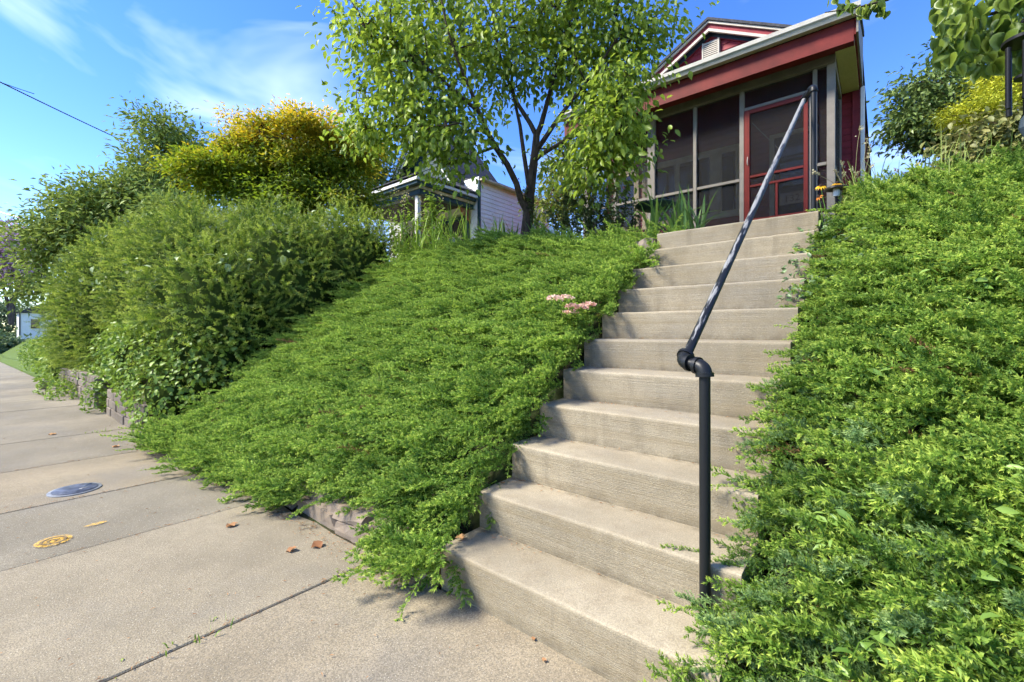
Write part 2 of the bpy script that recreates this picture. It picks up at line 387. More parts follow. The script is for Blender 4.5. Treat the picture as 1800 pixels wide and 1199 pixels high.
for k in range(len(SJ) - 1):
    x1, x0 = SJ[k] - .0025, SJ[k + 1] + .0025; dz = random.uniform(-.003, .003); m = MB()
    nseg = 6; xs = [x0 + (x1 - x0) * i / nseg for i in range(nseg + 1)]; b = .005
    top = [(x, -2.59, dz - float(gdrop(x))) for x in xs] + [(x, slab_back(x) + random.uniform(-.012, .012), dz - float(gdrop(x))) for x in xs[::-1]]
    n = len(top); cxm = (x0 + x1) / 2; cym = -1.3
    inn = [(x + (b if x < cxm else -b if x > cxm else 0) * (abs(x - cxm) > (x1 - x0) * .49), y + (b if y < cym else -b), z) for x, y, z in top]
    V = inn + [(x, y, z - b) for x, y, z in top] + [(x, y, z - .10) for x, y, z in top]
    F = [tuple(range(n))] + [(r * n + i, r * n + (i + 1) % n, (r + 1) * n + (i + 1) % n, (r + 1) * n + i) for r in (0, 1) for i in range(n)]
    o = m.add(V, F).build('slab', M['slab'], sidewalk); c = TINT[k] if k < len(TINT) else TINT[5 + k % 5]; o.color = (*c, 1)
m = MB(); m.add([(x, y, z - float(gdrop(x))) for x in (-90, -79, -23.01) for y, z in ((-2.59, -.1), (-.2, -.1), (-.2, 0), (-2.59, 0))], [(a * 4 + i, a * 4 + (i + 1) % 4, a * 4 + 4 + (i + 1) % 4, a * 4 + 4 + i) for a in (0, 1) for i in range(4)] + [(0, 1, 2, 3), (8, 9, 10, 11)]); o = m.build('slab', M['slab'], sidewalk); o.color = (.85, .84, .8, 1)

# covers and marks on the sidewalk
def disc(name, c, r, z0, z1, mat, n=40, parent=None): return MB().lathe([(0, z0), (r, z0), (r, z1 - .002), (r - .003, z1), (0, z1)], c, n).build(name, mat, parent, True)
M['iron'] = paint('meter_lid_enamel', (.085, .10, .14), .5, .3, wear=(.24, .26, .30), scale=14)
M['iron_rim'] = paint('meter_lid_rim', (.22, .235, .25), .45, .2, scale=14)
lid = empty('meter_cover', (-3.08, -.92, 0), 'round grey blue meter lid set in the sidewalk', 'meter cover')
disc('rim', (-3.08, -.92, 0), .150, -.03, .008, M['iron_rim'], parent=lid); disc('lid', (-3.08, -.92, 0), .128, .0, .013, M['iron'], parent=lid)
lt = MB()
for k in range(7):
    a = R_(20 + k * 12); lt.tube([(-3.08 + .06 * math.cos(a + math.pi * .2), -.92 + .06 * math.sin(a), .0135), (-3.08 + .10 * math.cos(a + math.pi * .2), -.92 + .10 * math.sin(a), .0135)], .003, 4)
lt.build('cast_ribs', M['iron_rim'], lid)
def spray():
    t = NT('orange_marking_paint'); n = t.noise(t.pos(), 55, 5, .7); d = t.pbr((.68, .40, .06), .8, spec=.2); tr = t.n('ShaderNodeBsdfTransparent')
    m = t.n('ShaderNodeMixShader'); t.l(t.ramp(n, [(.36, 0), (.62, .8)]), m.inputs[0]); t.l(tr.outputs[0], m.inputs[1]); t.l(d, m.inputs[2]); return t.done(m.outputs[0])
M['orange'] = spray()
def ring(mb, c, r0, r1, a0, a1, z, n=28, sx=1.0, sy=1.0):
    V = []; F = []
    for i in range(n + 1):
        a = a0 + (a1 - a0) * i / n
        for r in (r0, r1): V.append((c[0] + sx * r * math.cos(a), c[1] + sy * r * math.sin(a), z))
    for i in range(n): F.append((2 * i, 2 * i + 1, 2 * i + 3, 2 * i + 2))
    return mb.add(V, F)
mk = empty('paint_mark', (-2.03, -1.11, 0), 'orange sprayed utility circle on the grey slab', 'paint mark')
g = MB(); ring(g, (-2.03, -1.11), 0, .078, 0, 6.283, .0062); g.build('paint_spot', M['orange'], mk)
g = MB(); ring(g, (-2.03, -1.11), .044, .056, 0, 6.0, .0085); ring(g, (-2.03, -1.115), .014, .022, .4, 5.2, .0085); g.build('scratched_ring', paint('scuffed_paint', (.20, .14, .07), .9, .3, scale=40), mk)
g = MB(); ring(g, (-2.15, -.92), 0, .045, 0, 6.283, .0062, sx=.45, sy=1.2); g.build('paint_dash', M['orange'], mk)

# ------------------------------------------------------------------ stairs
stairs = empty('concrete_stairs', (.6, 0, 0), 'weathered board-formed concrete stairs climbing the bank to the red house', 'stairs')
for i in range(1, 12):
    y0 = TREAD * (i - 1); z1 = RISE * i; zb = RISE * (i - 1) - (.06 if i > 1 else .03); yb = y0 + TREAD + .04 if i < 11 else y0 + .5
    r = .013; prof = [(y0 + .006, zb), (y0 + .003, z1 - .09), (y0, z1 - r * 1.6)]
    for k in range(4):
        a = k / 3 * math.pi / 2; prof.append((y0 + r - r * math.cos(a), z1 - r + r * math.sin(a)))
    prof += [(y0 + .08, z1 + .002), (yb, z1 + .004), (yb, zb)]
    nx = 40; V = []; F = []; K = len(prof)
    for j in range(nx + 1):
        x = SW * j / nx
        for k, (y, z) in enumerate(prof):
            w = 0 if k in (0, K - 1) else 1
            n1 = mnoise.noise((x * 5.1, i * 7.7, k * .15)) * .0022 + mnoise.noise((x * 31, i * 3.1, k * .3)) * .0012
            chip = min(0, mnoise.noise((x * 9, i * 5.3, 2)) + .42) * .03 if 2 <= k <= 6 else 0
            V.append((x, y + (n1 - chip * .5) * w, z + (n1 * .8 + chip * .4) * w))
    for j in range(nx):
        for k in range(K): F.append((j * K + k, j * K + (k + 1) % K, (j + 1) * K + (k + 1) % K, (j + 1) * K + k))
    F += [tuple(range(K)), tuple(range(nx * K, nx * K + K))[::-1]]
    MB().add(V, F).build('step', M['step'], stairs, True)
MB().box(-.02, 1.24, 3.10, 6.0, 1.9, 2.085, .01).build('path', M['slab'])
tag(bpy.data.objects['path'], 'concrete path from the stairs to the porch', kind='structure'); bpy.data.objects['path'].color = (.9, .86, .8, 1)

# handrail of black gas pipe
rail = empty('handrail', (1.112, .233, .19), 'black painted pipe handrail with worn sloping rail on the concrete stairs', 'handrail')
def bend(p0, p1, p2, r, n=7):
    p0, p1, p2 = map(Vector, (p0, p1, p2)); return [(p0 * (1 - t) ** 2 + p1 * 2 * t * (1 - t) + p2 * t * t) for t in [k / n for k in range(n + 1)]]
PB = Vector((1.112, .233, .19)); PT = Vector((1.110, .236, 1.075))
LA = Vector((1.026, .268, 1.082)); UB = Vector((1.068, 3.19, 3.208)); UD = Vector((1.150, 3.02, 3.215))
sl = (UB - LA).normalized(); nz = (LA - PT); nz.z = 0; nz = nz.normalized()
MB().tube([PB, PT - Vector((0, 0, .03))], .0185, 20).build('lower_post', M['pipe'], rail, True)
MB().lathe([(.034, 0), (.034, .006), (.022, .010)], PB, 20).build('base_flange', M['pipe'], rail, True)
def elbow(pts, name):
    e = MB().tube(pts, .0255, 18); a, b = Vector(pts[0]), Vector(pts[-1]); ta = (Vector(pts[1]) - a).normalized(); tb = (b - Vector(pts[-2])).normalized()
    e.tube([a - ta * .002, a + ta * .012], .0305, 18); e.tube([b - tb * .012, b + tb * .002], .0305, 18)
    return e.build(name, M['pipe'], rail, True)
elbow(bend(PT - Vector((0, 0, .035)), PT, PT + nz * .035, 0), 'elbow')
elbow(bend(LA - nz * .030, LA + nz * .010, LA + nz * .004 + sl * .045, 0), 'elbow')
MB().tube([PT + nz * .03, LA - nz * .025], .019, 16).build('nipple', M['pipe'], rail, True)
N = 24; MB().tube([LA + sl * .035 + (UB - LA - sl * .07) * (k / N) for k in range(N + 1)], .0170, 20).build('sloping_rail', M['rail'], rail, True)
nu = (UD - UB).normalized()
elbow(bend(UB - sl * .05, UB, UB + nu * .05, 0), 'elbow'); MB().tube([UB + nu * .04, UD - nu * .04], .019, 16).build('nipple', M['pipe'], rail, True)
elbow(bend(UD - nu * .045, UD, UD - Vector((0, 0, .045)), 0), 'elbow')
MB().tube([UD - Vector((0, 0, .03)), Vector((UD.x, UD.y, 2.07))], .0195, 20).build('upper_post', M['pipe'], rail, True)

# ------------------------------------------------------------------ edging and walls along the sidewalk
def rough_stone(m, c, sx, sy, sz, seed, tilt=0):
    rs = random.Random(seed); n = 3; V = []; F = []
    G = [(i, j, k) for k in range(3) for j in range(3) for i in range(5)]
    for i, j, k in G:
        p = Vector(((i / 4 - .5) * sx, (j / 2 - .5) * sy, (k / 2) * sz))
        e = sum((i in (0, 4), j in (0, 2), k in (0, 2)))
        sh = 1 - .05 * max(0, e - 1)
        p = Vector((p.x * sh, p.y * sh, p.z * (1 - .06 * max(0, e - 1)))) + Vector((rs.uniform(-1, 1) * sx * .03, rs.uniform(-1, 1) * .015, rs.uniform(-1, 1) * .010))
        p.z += tilt * p.x
        V.append(p + Vector(c))
    I = lambda i, j, k: i + 5 * (j + 3 * k)
    for j in range(2):
        for i in range(4): F += [(I(i, j, 0), I(i, j + 1, 0), I(i + 1, j + 1, 0), I(i + 1, j, 0)), (I(i, j, 2), I(i + 1, j, 2), I(i + 1, j + 1, 2), I(i, j + 1, 2))]
    for k in range(2):
        for i in range(4): F += [(I(i, 0, k), I(i + 1, 0, k), I(i + 1, 0, k + 1), I(i, 0, k + 1)), (I(i, 2, k), I(i, 2, k + 1), I(i + 1, 2, k + 1), I(i + 1, 2, k))]
        for j in range(2): F += [(I(0, j, k), I(0, j, k + 1), I(0, j + 1, k + 1), I(0, j + 1, k)), (I(4, j, k), I(4, j + 1, k), I(4, j + 1, k + 1), I(4, j, k + 1))]
    return m.add(V, F)
edg = empty('stone_edging', (-2, 0, 0), 'low sandstone edging half buried under juniper beside the sidewalk', 'stone edging')
x = -.04; k = 0
while x > -4.6:
    L = random.uniform(.34, .56); c = x - L / 2
    rough_stone(MB(), (c, slab_back(c) + .085, -.05), L - .015, .14, random.uniform(.115, .15), 100 + k, random.uniform(-.05, .05)).build('edging_stone', M['stone'], edg, False); x -= L; k += 1
for k, (cx_, cy_, L, zz) in enumerate(((-.86, .10, .44, .07), (-1.32, .12, .40, .09), (-.50, .13, .30, .06))):
    rough_stone(MB(), (cx_, cy_, zz), L, .22, .085, 140 + k, .04).build('ledge_stone', M['stone'], edg, False)
def block_wall(name, label, x0, x1, yf, courses, bh=.125, bl=.29, depth=.24, endface=True):
    w = empty(name, (x1, yf, 0), label, 'wall'); rr = random.Random(len(label)); shared = {}
    for r in range(courses):
        x = x0 + (0 if r % 2 == 0 else -bl / 2)
        while x < x1 - .02:
            a, b = max(x, x0), min(x + bl, x1)
            if b - a > .05:
                L = round(b - a, 2)
                if L not in shared: shared[L] = MB().box(-L / 2 + .004, L / 2 - .004, 0, depth, .003, bh - .003, .010).mesh('block', M['block'])
                o = link('block', shared[L], w); o.location = Vector(((a + b) / 2, yf + rr.uniform(-.010, .010), r * bh - .01 - float(gdrop((a + b) / 2)))); o.rotation_euler = (0, 0, rr.uniform(-.02, .02))
            x += bl
    return w
block_wall('retaining_wall', 'low block retaining wall under the leafy vine nearest the juniper', -7.0, -4.75, -.215, 3)
block_wall('retaining_wall', 'far block retaining wall with dark open end below the hedge', -12.4, -7.75, -.26, 4)
lb = empty('loose_block', (-13.2, -.42, 0), 'single loose paver block at the foot of the hedge', 'block')
MB().box(-13.4, -13.1, -.52, -.32, -.16, .03, .012).build('paver', M['block'], lb); rough_stone(MB(), (-13.2, -.42, .03), .13, .10, .09, 5).build('pale_stone', M['cream'], lb)

# ------------------------------------------------------------------ red house
house = empty('red_house', (-1.2, 7.0, 2.3), 'narrow dark red house with screened porch and gable vent at the top of the stairs', 'house')
PY, WY = 7.0, 8.5; FL = 2.95
def siding_front(parent, x0, x1, z0, z1, y, mat, expo=.115, lim=None, name='siding_board'):
    """lapped boards on a wall that faces the street; lim(z) gives the x range at a height"""
    shared = {}; z = z0
    while z < z1 - .01:
        a, b = (x0, x1) if lim is None else lim(z + expo * .5)
        a, b = max(a, x0), min(b, x1); h = min(expo, z1 - z)
        if b - a > .06:
            key = (round(b - a, 3), round(h, 3))
            if key not in shared:
                L = b - a; m = MB(); m.prism([(-.020, 0), (0, 0), (0, h + .012), (-.006, h + .012), (-.0205, .004)], 0, -L / 2, L / 2); shared[key] = m.mesh(name, mat)
            o = link(name, shared[key], parent); o.location = Vector(((a + b) / 2, y, z))
        z += expo
def siding_side(parent, y0, y1, z0, z1, x, mat, expo=.115, name='siding_board', lim=None):
    """lapped boards on a wall that faces +x"""
    me = {}; z = z0
    while z < z1 - .01:
        h = min(expo, z1 - z); L = y1 - y0; key = round(h, 3)
        if key not in me: me[key] = MB().prism([(.020, 0), (0, 0), (0, h + .012), (.006, h + .012), (.0205, .004)], 1, -L / 2, L / 2).mesh(name, mat)
        o = link(name, me[key], parent); o.location = Vector((x, (y0 + y1) / 2, z)); z += expo
B = lambda name, mat, *a, parent=house, bev=.004: MB().box(*a, bev).build(name, mat, parent)
# main body and floor
HX0, HX1, XC = -3.60, 1.27, -1.19
RK = .555; ZP = 7.64                                       # slope and height of the main ridge
m = MB(); zs = ZP - .20
m.prism([(HX0, 2.2), (HX1, 2.2), (HX1, zs - RK * (HX1 - XC)), (XC, zs), (HX0, zs - RK * (XC - HX0))], 1, WY + .03, 19)
m.build('wall', M['red'], house)
B('porch_floor', M['taupe'], -3.42, 1.06, 6.92, WY + .02, 2.80, FL)
B('porch_skirt', M['darkwood'], -3.38, 1.02, 7.02, 7.08, 2.1, 2.80)
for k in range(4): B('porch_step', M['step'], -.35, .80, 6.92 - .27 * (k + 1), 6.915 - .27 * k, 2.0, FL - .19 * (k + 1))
siding_front(house, -3.56, 1.17, FL + .02, 5.45, WY + .02, M['red'])
B('corner_board', M['red'], 1.175, 1.285, WY - .03, WY + .06, 2.3, 5.45); B('corner_board', M['red'], -3.62, -3.52, WY - .03, WY + .06, 2.3, 5.45)
siding_side(house, WY + .07, 19, 2.4, 5.95, HX1, M['red'])
# porch frame
for a, b in ((-3.40, -3.27), (-1.95, -1.805), (-.305, -.235)): B('post', M['taupe'], a, b, PY, PY + .10, FL, 5.31)
B('post', M['taupe'], .925, 1.03, PY, PY + .10, FL, 5.31)
for a, b in ((-1.085, -1.025), (-2.68, -2.62)): B('mullion', M['taupe'], a, b, PY + .01, PY + .07, FL, 5.31)
B('mullion', M['taupe'], .742, .800, PY + .01, PY + .08, FL, 5.31)
B('door_jamb', M['taupe'], .690, .738, PY + .012, PY + .075, FL, 5.02)
B('top_plate', M['taupe'], -3.42, 1.035, PY - .012, PY + .11, 5.313, 5.46)
for a, b in ((-3.265, -2.685), (-2.615, -1.955), (-1.80, -1.09), (-1.02, -.31), (.803, .922)):
    B('rail', M['taupe'], a, b, PY + .015, PY + .065, 3.775, 3.825); B('bottom_rail', M['taupe'], a, b, PY + .015, PY + .065, FL + .001, 3.04)
    MB().box(a, b, PY + .050, PY + .053, 3.04, 3.775).build('screen_panel', M['screen'], house); MB().box(a, b, PY + .050, PY + .053, 3.825, 5.31).build('screen_panel', M['screen'], house)
B('transom_rail', M['taupe'], -.232, .738, PY + .013, PY + .070, 4.965, 5.015)
MB().box(-.232, .738, PY + .050, PY + .053, 5.017, 5.31).build('screen_panel', M['screen'], house)
# right side wall of the porch: screen between a post and the house
B('side_post', M['taupe'], .955, 1.028, WY - .12, WY - .02, FL, 5.31); B('side_plate', M['taupe'], .95, 1.03, PY + .115, WY - .03, 5.313, 5.44)
B('side_rail', M['taupe'], .97, 1.02, PY + .105, WY - .125, 3.775, 3.825)
MB().box(1.000, 1.003, PY + .105, WY - .125, FL, 3.77).build('screen_panel', M['screen'], house); MB().box(1.000, 1.003, PY + .105, WY - .125, 3.83, 5.31).build('screen_panel', M['screen'], house)
# red screen door
door = MB(); y0, y1 = PY - .012, PY + .028
door.box(-.228, -.145, y0, y1, FL + .02, 4.955, .004).box(.625, .685, y0, y1, FL + .02, 4.955, .004)
dr = door.build('screen_door', M['red_door'], house)
for z0, z1 in ((4.885, 4.953), (3.795, 3.835), (3.635, 3.672), (FL + .022, FL + .15)): MB().box(-.143, .623, y0 + .004, y1 - .004, z0, z1, .004).build('door_rail', M['red_door'], dr)
MB().box(.235, .270, y0 + .005, y1 - .005, FL + .152, 3.633, .003).build('door_muntin', M['red_door'], dr)
MB().box(-.143, .623, PY + .008, PY + .011, FL + .152, 4.883).build('door_screen', M['screen'], dr)
h = MB(); h.tube(bend((-.175, y0 - .002, 4.02), (-.175, y0 - .05, 4.06), (-.175, y0 - .002, 4.16), 0), .007, 8); h.build('door_handle', M['gutter'], dr, True)
MB().tube([(-.12, PY + .06, 4.75), (.30, PY + .32, 4.20)], .004, 6).build('closer_chain', M['gutter'], dr)
# windows and front door in the wall behind the screens
def window(x0, x1, z0, z1, panes, y=WY, parent=house):
    f = MB(); t = .075
    f.box(x0 - t, x0, y - .045, y, z0 - t, z1 + t, .004).box(x1, x1 + t, y - .045, y, z0 - t, z1 + t, .004)
    f.box(x0, x1, y - .045, y, z1, z1 + t, .004).box(x0, x1, y - .055, y, z0 - t, z0, .004); w = f.build('window', M['tanwood'], parent)
    pw = (x1 - x0) / panes
    for k in range(panes):
        a, b = x0 + k * pw, x0 + (k + 1) * pw; s = MB()
        s.box(a + .003, a + .05, y - .036, y - .006, z0 + .002, z1 - .002, .003).box(b - .05, b - .003, y - .036, y - .006, z0 + .002, z1 - .002, .003)
        s.box(a + .05, b - .05, y - .036, y - .006, z1 - .055, z1 - .002).box(a + .05, b - .05, y - .036, y - .006, z0 + .002, z0 + .06); s.build('sash', M['tanwood'], w)
        MB().box(a + .045, b - .045, y - .018, y - .012, z0 + .05, z1 - .05).build('pane', M['glass'], w)
window(-2.62, -1.16, 3.62, 4.93, 2); window(-1.02, -.66, 3.62, 4.93, 1); window(-3.35, -2.85, 3.62, 4.93, 1)
fd = MB(); fd.box(-.10, -.02, WY - .05, WY, FL + .01, 5.0, .004).box(.60, .68, WY - .05, WY, FL + .01, 5.0, .004).box(-.02, .60, WY - .05, WY, 4.92, 5.0, .004)
fdo = fd.build('front_door', M['tanwood'], house)
MB().box(-.015, .595, WY - .03, WY - .004, FL + .012, 4.915).build('door_leaf', M['darkwood'], fdo)
MB().box(.07, .51, WY - .040, WY - .032, 3.95, 4.78).build('door_glass', M['glass'], fdo)
pl = MB().box(.275, .62, PY + .13, PY + .14, 3.28, 3.48, .003).build('number_plate', paint('number_plate_paint', (.13, .125, .12), .7, .1), house)
tc = bpy.data.curves.new('house_number', 'FONT'); tc.body = '132'; tc.size = .15; tc.extrude = .003; tc.align_x = 'CENTER'
to = bpy.data.objects.new('tmp', tc); COL.objects.link(to); dg = bpy.context.evaluated_depsgraph_get(); tm = bpy.data.meshes.new_from_object(to.evaluated_get(dg)); bpy.data.objects.remove(to)
tm.name = 'house_number'; tm.transform(Matrix.Translation((.45, PY + .127, 3.325)) @ Matrix.Rotation(R_(90), 4, 'X')); tm.materials.clear(); tm.materials.append(M['darkwood']); link('house_number', tm, pl)
# porch roof
RX0, RX1 = -3.66, 1.345
B('beam', M['red_beam'], -3.62, 1.275, 6.60, 6.74, 5.335, 5.655); B('beam_end', M['red_beam'], 1.2755, 1.300, 6.605, 8.45, 5.425, 5.66)
B('soffit', M['red_beam'], -3.60, 1.03, 6.742, 6.985, 5.44, 5.46); B('side_soffit', M['soffit'], 1.036, 1.2745, 6.742, 8.47, 5.42, 5.44)
m = MB(); m.prism([(6.50, 5.70), (6.50, 5.79), (WY, 6.42), (WY, 6.33)], 0, RX0, RX1); m.build('porch_roof', M['shingle'], house)
m = MB(); m.prism([(6.56, 5.43), (6.56, 5.70), (WY + .03, 6.32), (WY + .03, 5.43)], 0, 1.301, 1.325); m.build('side_fascia', M['taupe'], house)
m = MB(); g = [(6.585, 5.658), (6.585, 5.785), (6.575, 5.785), (6.575, 5.672), (6.50, 5.672), (6.475, 5.72), (6.455, 5.735), (6.455, 5.785), (6.440, 5.792), (6.440, 5.728), (6.465, 5.705), (6.488, 5.658)]
m.prism(g, 0, RX0, RX1 + .01); m.build('gutter', M['gutter'], house)
m = MB(); m.box(1.292, 1.352, WY - .10, WY - .04, 2.35, 5.44, .008); m.build('downspout', M['white'], house)
# main roof, gable trim and vent
def chevron(name, zt, th, y0, y1, mat, half=2.46):
    m = MB(); L, Rr = XC - half, XC + half
    m.prism([(L, zt - RK * half), (XC, zt), (Rr, zt - RK * half), (Rr, zt - RK * half - th), (XC, zt - th), (L, zt - RK * half - th)], 1, y0, y1); return m.build(name, mat, house)
chevron('roof', ZP + .06, .055, 8.26, 19.3, M['shingle'], 2.50); chevron('rake_trim', ZP, .045, 8.29, 8.33, M['cream']); chevron('rake_board', ZP - .047, .093, 8.335, 8.36, M['red'])
chevron('rake_trim', ZP - .142, .058, 8.32, 8.37, M['cream']); chevron('rake_soffit', ZP - .075, .02, 8.375, WY - .035, M['slate_blue']); chevron('frieze_board', ZP - .08, .16, WY - .03, WY + .012, M['slate_blue'])
chevron('frieze_trim', ZP - .242, .018, WY - .024, WY + .010, M['red'], 2.4)
siding_front(house, HX0, HX1, 6.40, 7.38, WY + .02, M['red'], .125, lambda z: (XC - (ZP - .235 - z) / RK, XC + (ZP - .235 - z) / RK))
v = MB().box(-1.365, -1.005, WY - .042, WY - .012, 6.93, 7.30, .006).build('gable_vent', M['cream'], house)
for k in range(8): MB().prism([(WY - .062, 6.965 + k * .040), (WY - .044, 6.995 + k * .040), (WY - .044, 6.988 + k * .040), (WY - .062, 6.958 + k * .040)], 0, -1.335, -1.035).build('slat', M['cream'], v)
MB().box(-1.335, -1.035, WY - .0435, WY - .0425, 6.955, 7.275).build('vent_opening', M['darkwood'], v)
for xx in (-1.3425, -1.0275): MB().box(xx - .0125, xx + .0125, WY - .070, WY - .043, 6.935, 7.295).build('vent_frame', M['cream'], v)

# ------------------------------------------------------------------ white neighbour house
nb = empty('white_house', (-9.0, 7.5, 2.4), 'white clapboard house with dark green trim and small porch behind the hedge', 'house')
NX0, NX1, NY = -11.3, -7.0, 7.5
b2 = lambda name, mat, *a, bev=.004: MB().box(*a, bev).build(name, mat, nb)
nxc = -9.4; nzp = 7.60; nk = 1.25
m = MB(); m.prism([(NX0 + .03, 2.2), (NX1 - .03, 2.2), (NX1 - .03, 5.40), (nxc + 1.6, 5.40), (nxc, nzp - .3), (nxc - 1.6, 5.40), (NX0 + .03, 5.40)], 1, NY + .03, 8.7); m.build('wall', M['white'], nb); b2('wall', M['white'], NX0 + .05, NX1 - .032, 8.701, 10.9, 2.2, 5.40)
m = MB(); m.prism([(NX0 - .1, 5.445), (NX1 + .16, 5.445), (nxc + .6, 5.80), (nxc - .6, 5.80)], 1, NY + .04, 11.0); m.build('rear_roof', M['shingle'], nb)
siding_side(nb, NY + .06, 10.6, 2.5, 5.38, NX1 - .03, M['white'], .118)
siding_front(nb, NX0 + .05, NX1 - .05, 2.5, 5.5, NY + .03, M['white'], .118)
siding_front(nb, NX0, NX1, 5.5, 7.7, NY + .03, M['greentrim'], .118, lambda z: (nxc - (nzp - .35 - z) / nk, nxc + (nzp - .35 - z) / nk))
b2('corner_board', M['greentrim'], NX1 - .075, NX1 + .002, NY - .01, NY + .055, 2.4, 5.40)
b2('corner_board', M['white'], NX1 - .028, NX1 + .012, 10.6, 10.7, 2.4, 5.38)
for s in (-1, 1):
    def band(name, z, th, y0, y1, mat, hx=1.72):
        m = MB(); e = nxc + s * hx; m.prism([(nxc, z), (e, z - nk * hx), (e, z - nk * hx - th), (nxc, z - th)], 1, y0, y1); m.build(name, mat, nb)
    band('roof', nzp + .10, .09, NY - .35, 9.5, M['shingle'], 1.78); band('rake_board', nzp, .20, NY - .33, NY - .29, M['greentrim']); band('rake_trim', nzp - .21, .07, NY - .30, NY - .27, M['white']); band('frieze_board', nzp - .33, .16, NY - .02, NY + .008, M['greentrim'], 1.5)
b2('eave', M['tanwood'], NX1 - .02, NX1 + .16, NY + .02, 10.9, 5.385, 5.44); 
# porch
QX0, QX1, QY = -10.75, -7.22, 5.55
b2('porch_floor', M['tanwood'], QX0, QX1, QY, NY, 2.75, 2.9)
for px_ in (QX0 + .12, QX1 - .20): b2('porch_post', M['whiteweather'], px_ - .055, px_ + .055, QY + .1, QY + .21, 2.9, 4.62)
b2('porch_beam', M['greentrim'], QX0, QX1, QY + .06, QY + .24, 4.62, 4.74); b2('porch_beam', M['greentrim'], QX1 - .18, QX1, QY + .245, NY - .01, 4.62, 4.74)
b2('porch_frieze', M['tanwood'], QX0 + .02, QX1 + .04, QY + .02, QY + .26, 4.742, 4.81); b2('porch_frieze', M['tanwood'], QX1 - .20, QX1 + .04, QY + .265, NY - .01, 4.742, 4.81)
b2('porch_ceiling', M['darkwood'], QX0, QX1 - .21, QY + .27, NY - .02, 4.76, 4.79)
b2('eave_trim', M['greentrim'], QX0 - .1, QX1 + .12, QY - .12, QY + .0, 4.812, 4.89); b2('eave_trim', M['greentrim'], QX1 + .0, QX1 + .12, QY + .005, NY - .01, 4.812, 4.89)
m = MB(); m.prism([(QY - .16, 4.892), (QY - .16, 4.965), (QY - .05, 4.965), (QY - .05, 4.892)], 0, QX0 - .15, QX1 + .17); m.build('porch_gutter', M['whiteweather'], nb)
m = MB(); m.prism([(QX1 + .03, 4.893), (QX1 + .17, 4.893), (QX1 + .17, 4.965), (QX1 + .03, 4.965)], 1, QY - .045, NY - .01); m.build('porch_gutter', M['whiteweather'], nb)
m = MB(); m.add([(QX0 - .18, QY - .19, 5.003), (QX1 + .2, QY - .19, 5.003), (QX1 + .2, NY, 5.003), (QX1 - .5, NY, 5.40), (QX0 - .18, NY, 5.40), (QX0 - .18, QY - .19, 5.03), (QX1 + .2, QY - .19, 5.03), (QX1 + .2, NY, 5.03), (QX1 - .5, NY, 5.43), (QX0 - .18, NY, 5.43)],
    [(5, 6, 8, 9), (6, 7, 8), (0, 5, 9, 4), (0, 1, 6, 5), (1, 2, 7, 6), (2, 3, 8, 7), (0, 4, 3), (0, 3, 1), (1, 3, 2)]); m.build('porch_roof', M['shingle'], nb)
m = MB()                                                   # sawn scroll bracket at the wall end of the porch
prof = [(0, 0), (-.46, 0), (-.44, -.05), (-.36, -.06), (-.33, -.12), (-.25, -.12), (-.21, -.20), (-.13, -.19), (-.09, -.29), (-.02, -.30), (0, -.38)]
m.prism([(NY - .06 + y, 4.60 + z) for y, z in prof], 0, QX1 - .12, QX1 - .07); m.build('bracket', M['rust'], nb)
d = MB().box(-8.62, -8.50, NY - .05, NY + .02, 2.9, 4.50, .004).box(-7.52, -7.40, NY - .05, NY + .02, 2.9, 4.50, .004).box(-8.5, -7.52, NY - .05, NY + .02, 4.38, 4.50, .004).build('doorway', M['greentrim'], nb)
MB().box(-8.5, -7.52, NY - .005, NY + .005, 2.9, 4.38).build('door_leaf', M['darkwood'], d); MB().box(-8.30, -7.72, NY - .02, NY - .008, 3.3, 3.95).build('door_panel', M['tanwood'], d); MB().box(-8.24, -7.78, NY - .03, NY - .021, 3.35, 3.90).build('door_glass', M['glass'], d)
window(-10.6, -9.4, 3.35, 4.4, 2, NY - .005, nb)

# ------------------------------------------------------------------ far things down the street and behind the right bank
fh = empty('distant_house', (-46, 2.5, 1.3), 'small pale house far down the street past the hedge', 'house')
c = onY(33, 600, 2.2); fx = c[0]
m = MB(); m.box(fx - 6, fx + .0, 2.2, 12, -2.5, 3.9); m.build('wall', M['white'], fh)
siding_side(fh, 2.2, 12, -.4, 3.9, fx + .005, M['white'], .22); m = MB(); m.prism([(1.8, 3.9), (12.4, 3.9), (7.1, 6.6)], 0, fx - 6.3, fx + .3); m.build('roof', M['shingle'], fh)
MB().box(fx + .03, fx + .06, 3.4, 4.3, 1.6, 3.0).build('window', M['glass'], fh); MB().box(fx + .03, fx + .10, 2.25, 2.37, .6, 3.9).build('downspout', M['darkwood'], fh)
ff = empty('picket_fence', (fx, 1.0, .4), 'dark low fence by the distant pale house', 'fence')
for k in range(14): MB().box(fx + 1.0, fx + 1.06, -.4 + k * .19, -.34 + k * .19, -1.3, .15).build('picket', M['darkwood'], ff)
MB().box(fx + 1.07, fx + 1.11, -.42, 2.3, -.05, .03).build('fence_rail', M['darkwood'], ff); MB().box(fx + 1.07, fx + 1.11, -.42, 2.3, -.75, -.67).build('fence_rail', M['darkwood'], ff)
rr = empty('neighbouring_roof_house', (4.5, 17, 2.4), 'grey shingled low roof of the house behind the right bank', 'house')
m = MB(); m.box(2.6, 8.5, 15.5, 25, 2.0, 4.55); m.build('wall', M['white'], rr); m = MB(); m.prism([(15.0, 4.5), (25.5, 4.5), (20.2, 7.0)], 0, 2.2, 9.0); m.build('roof', M['shingle'], rr)

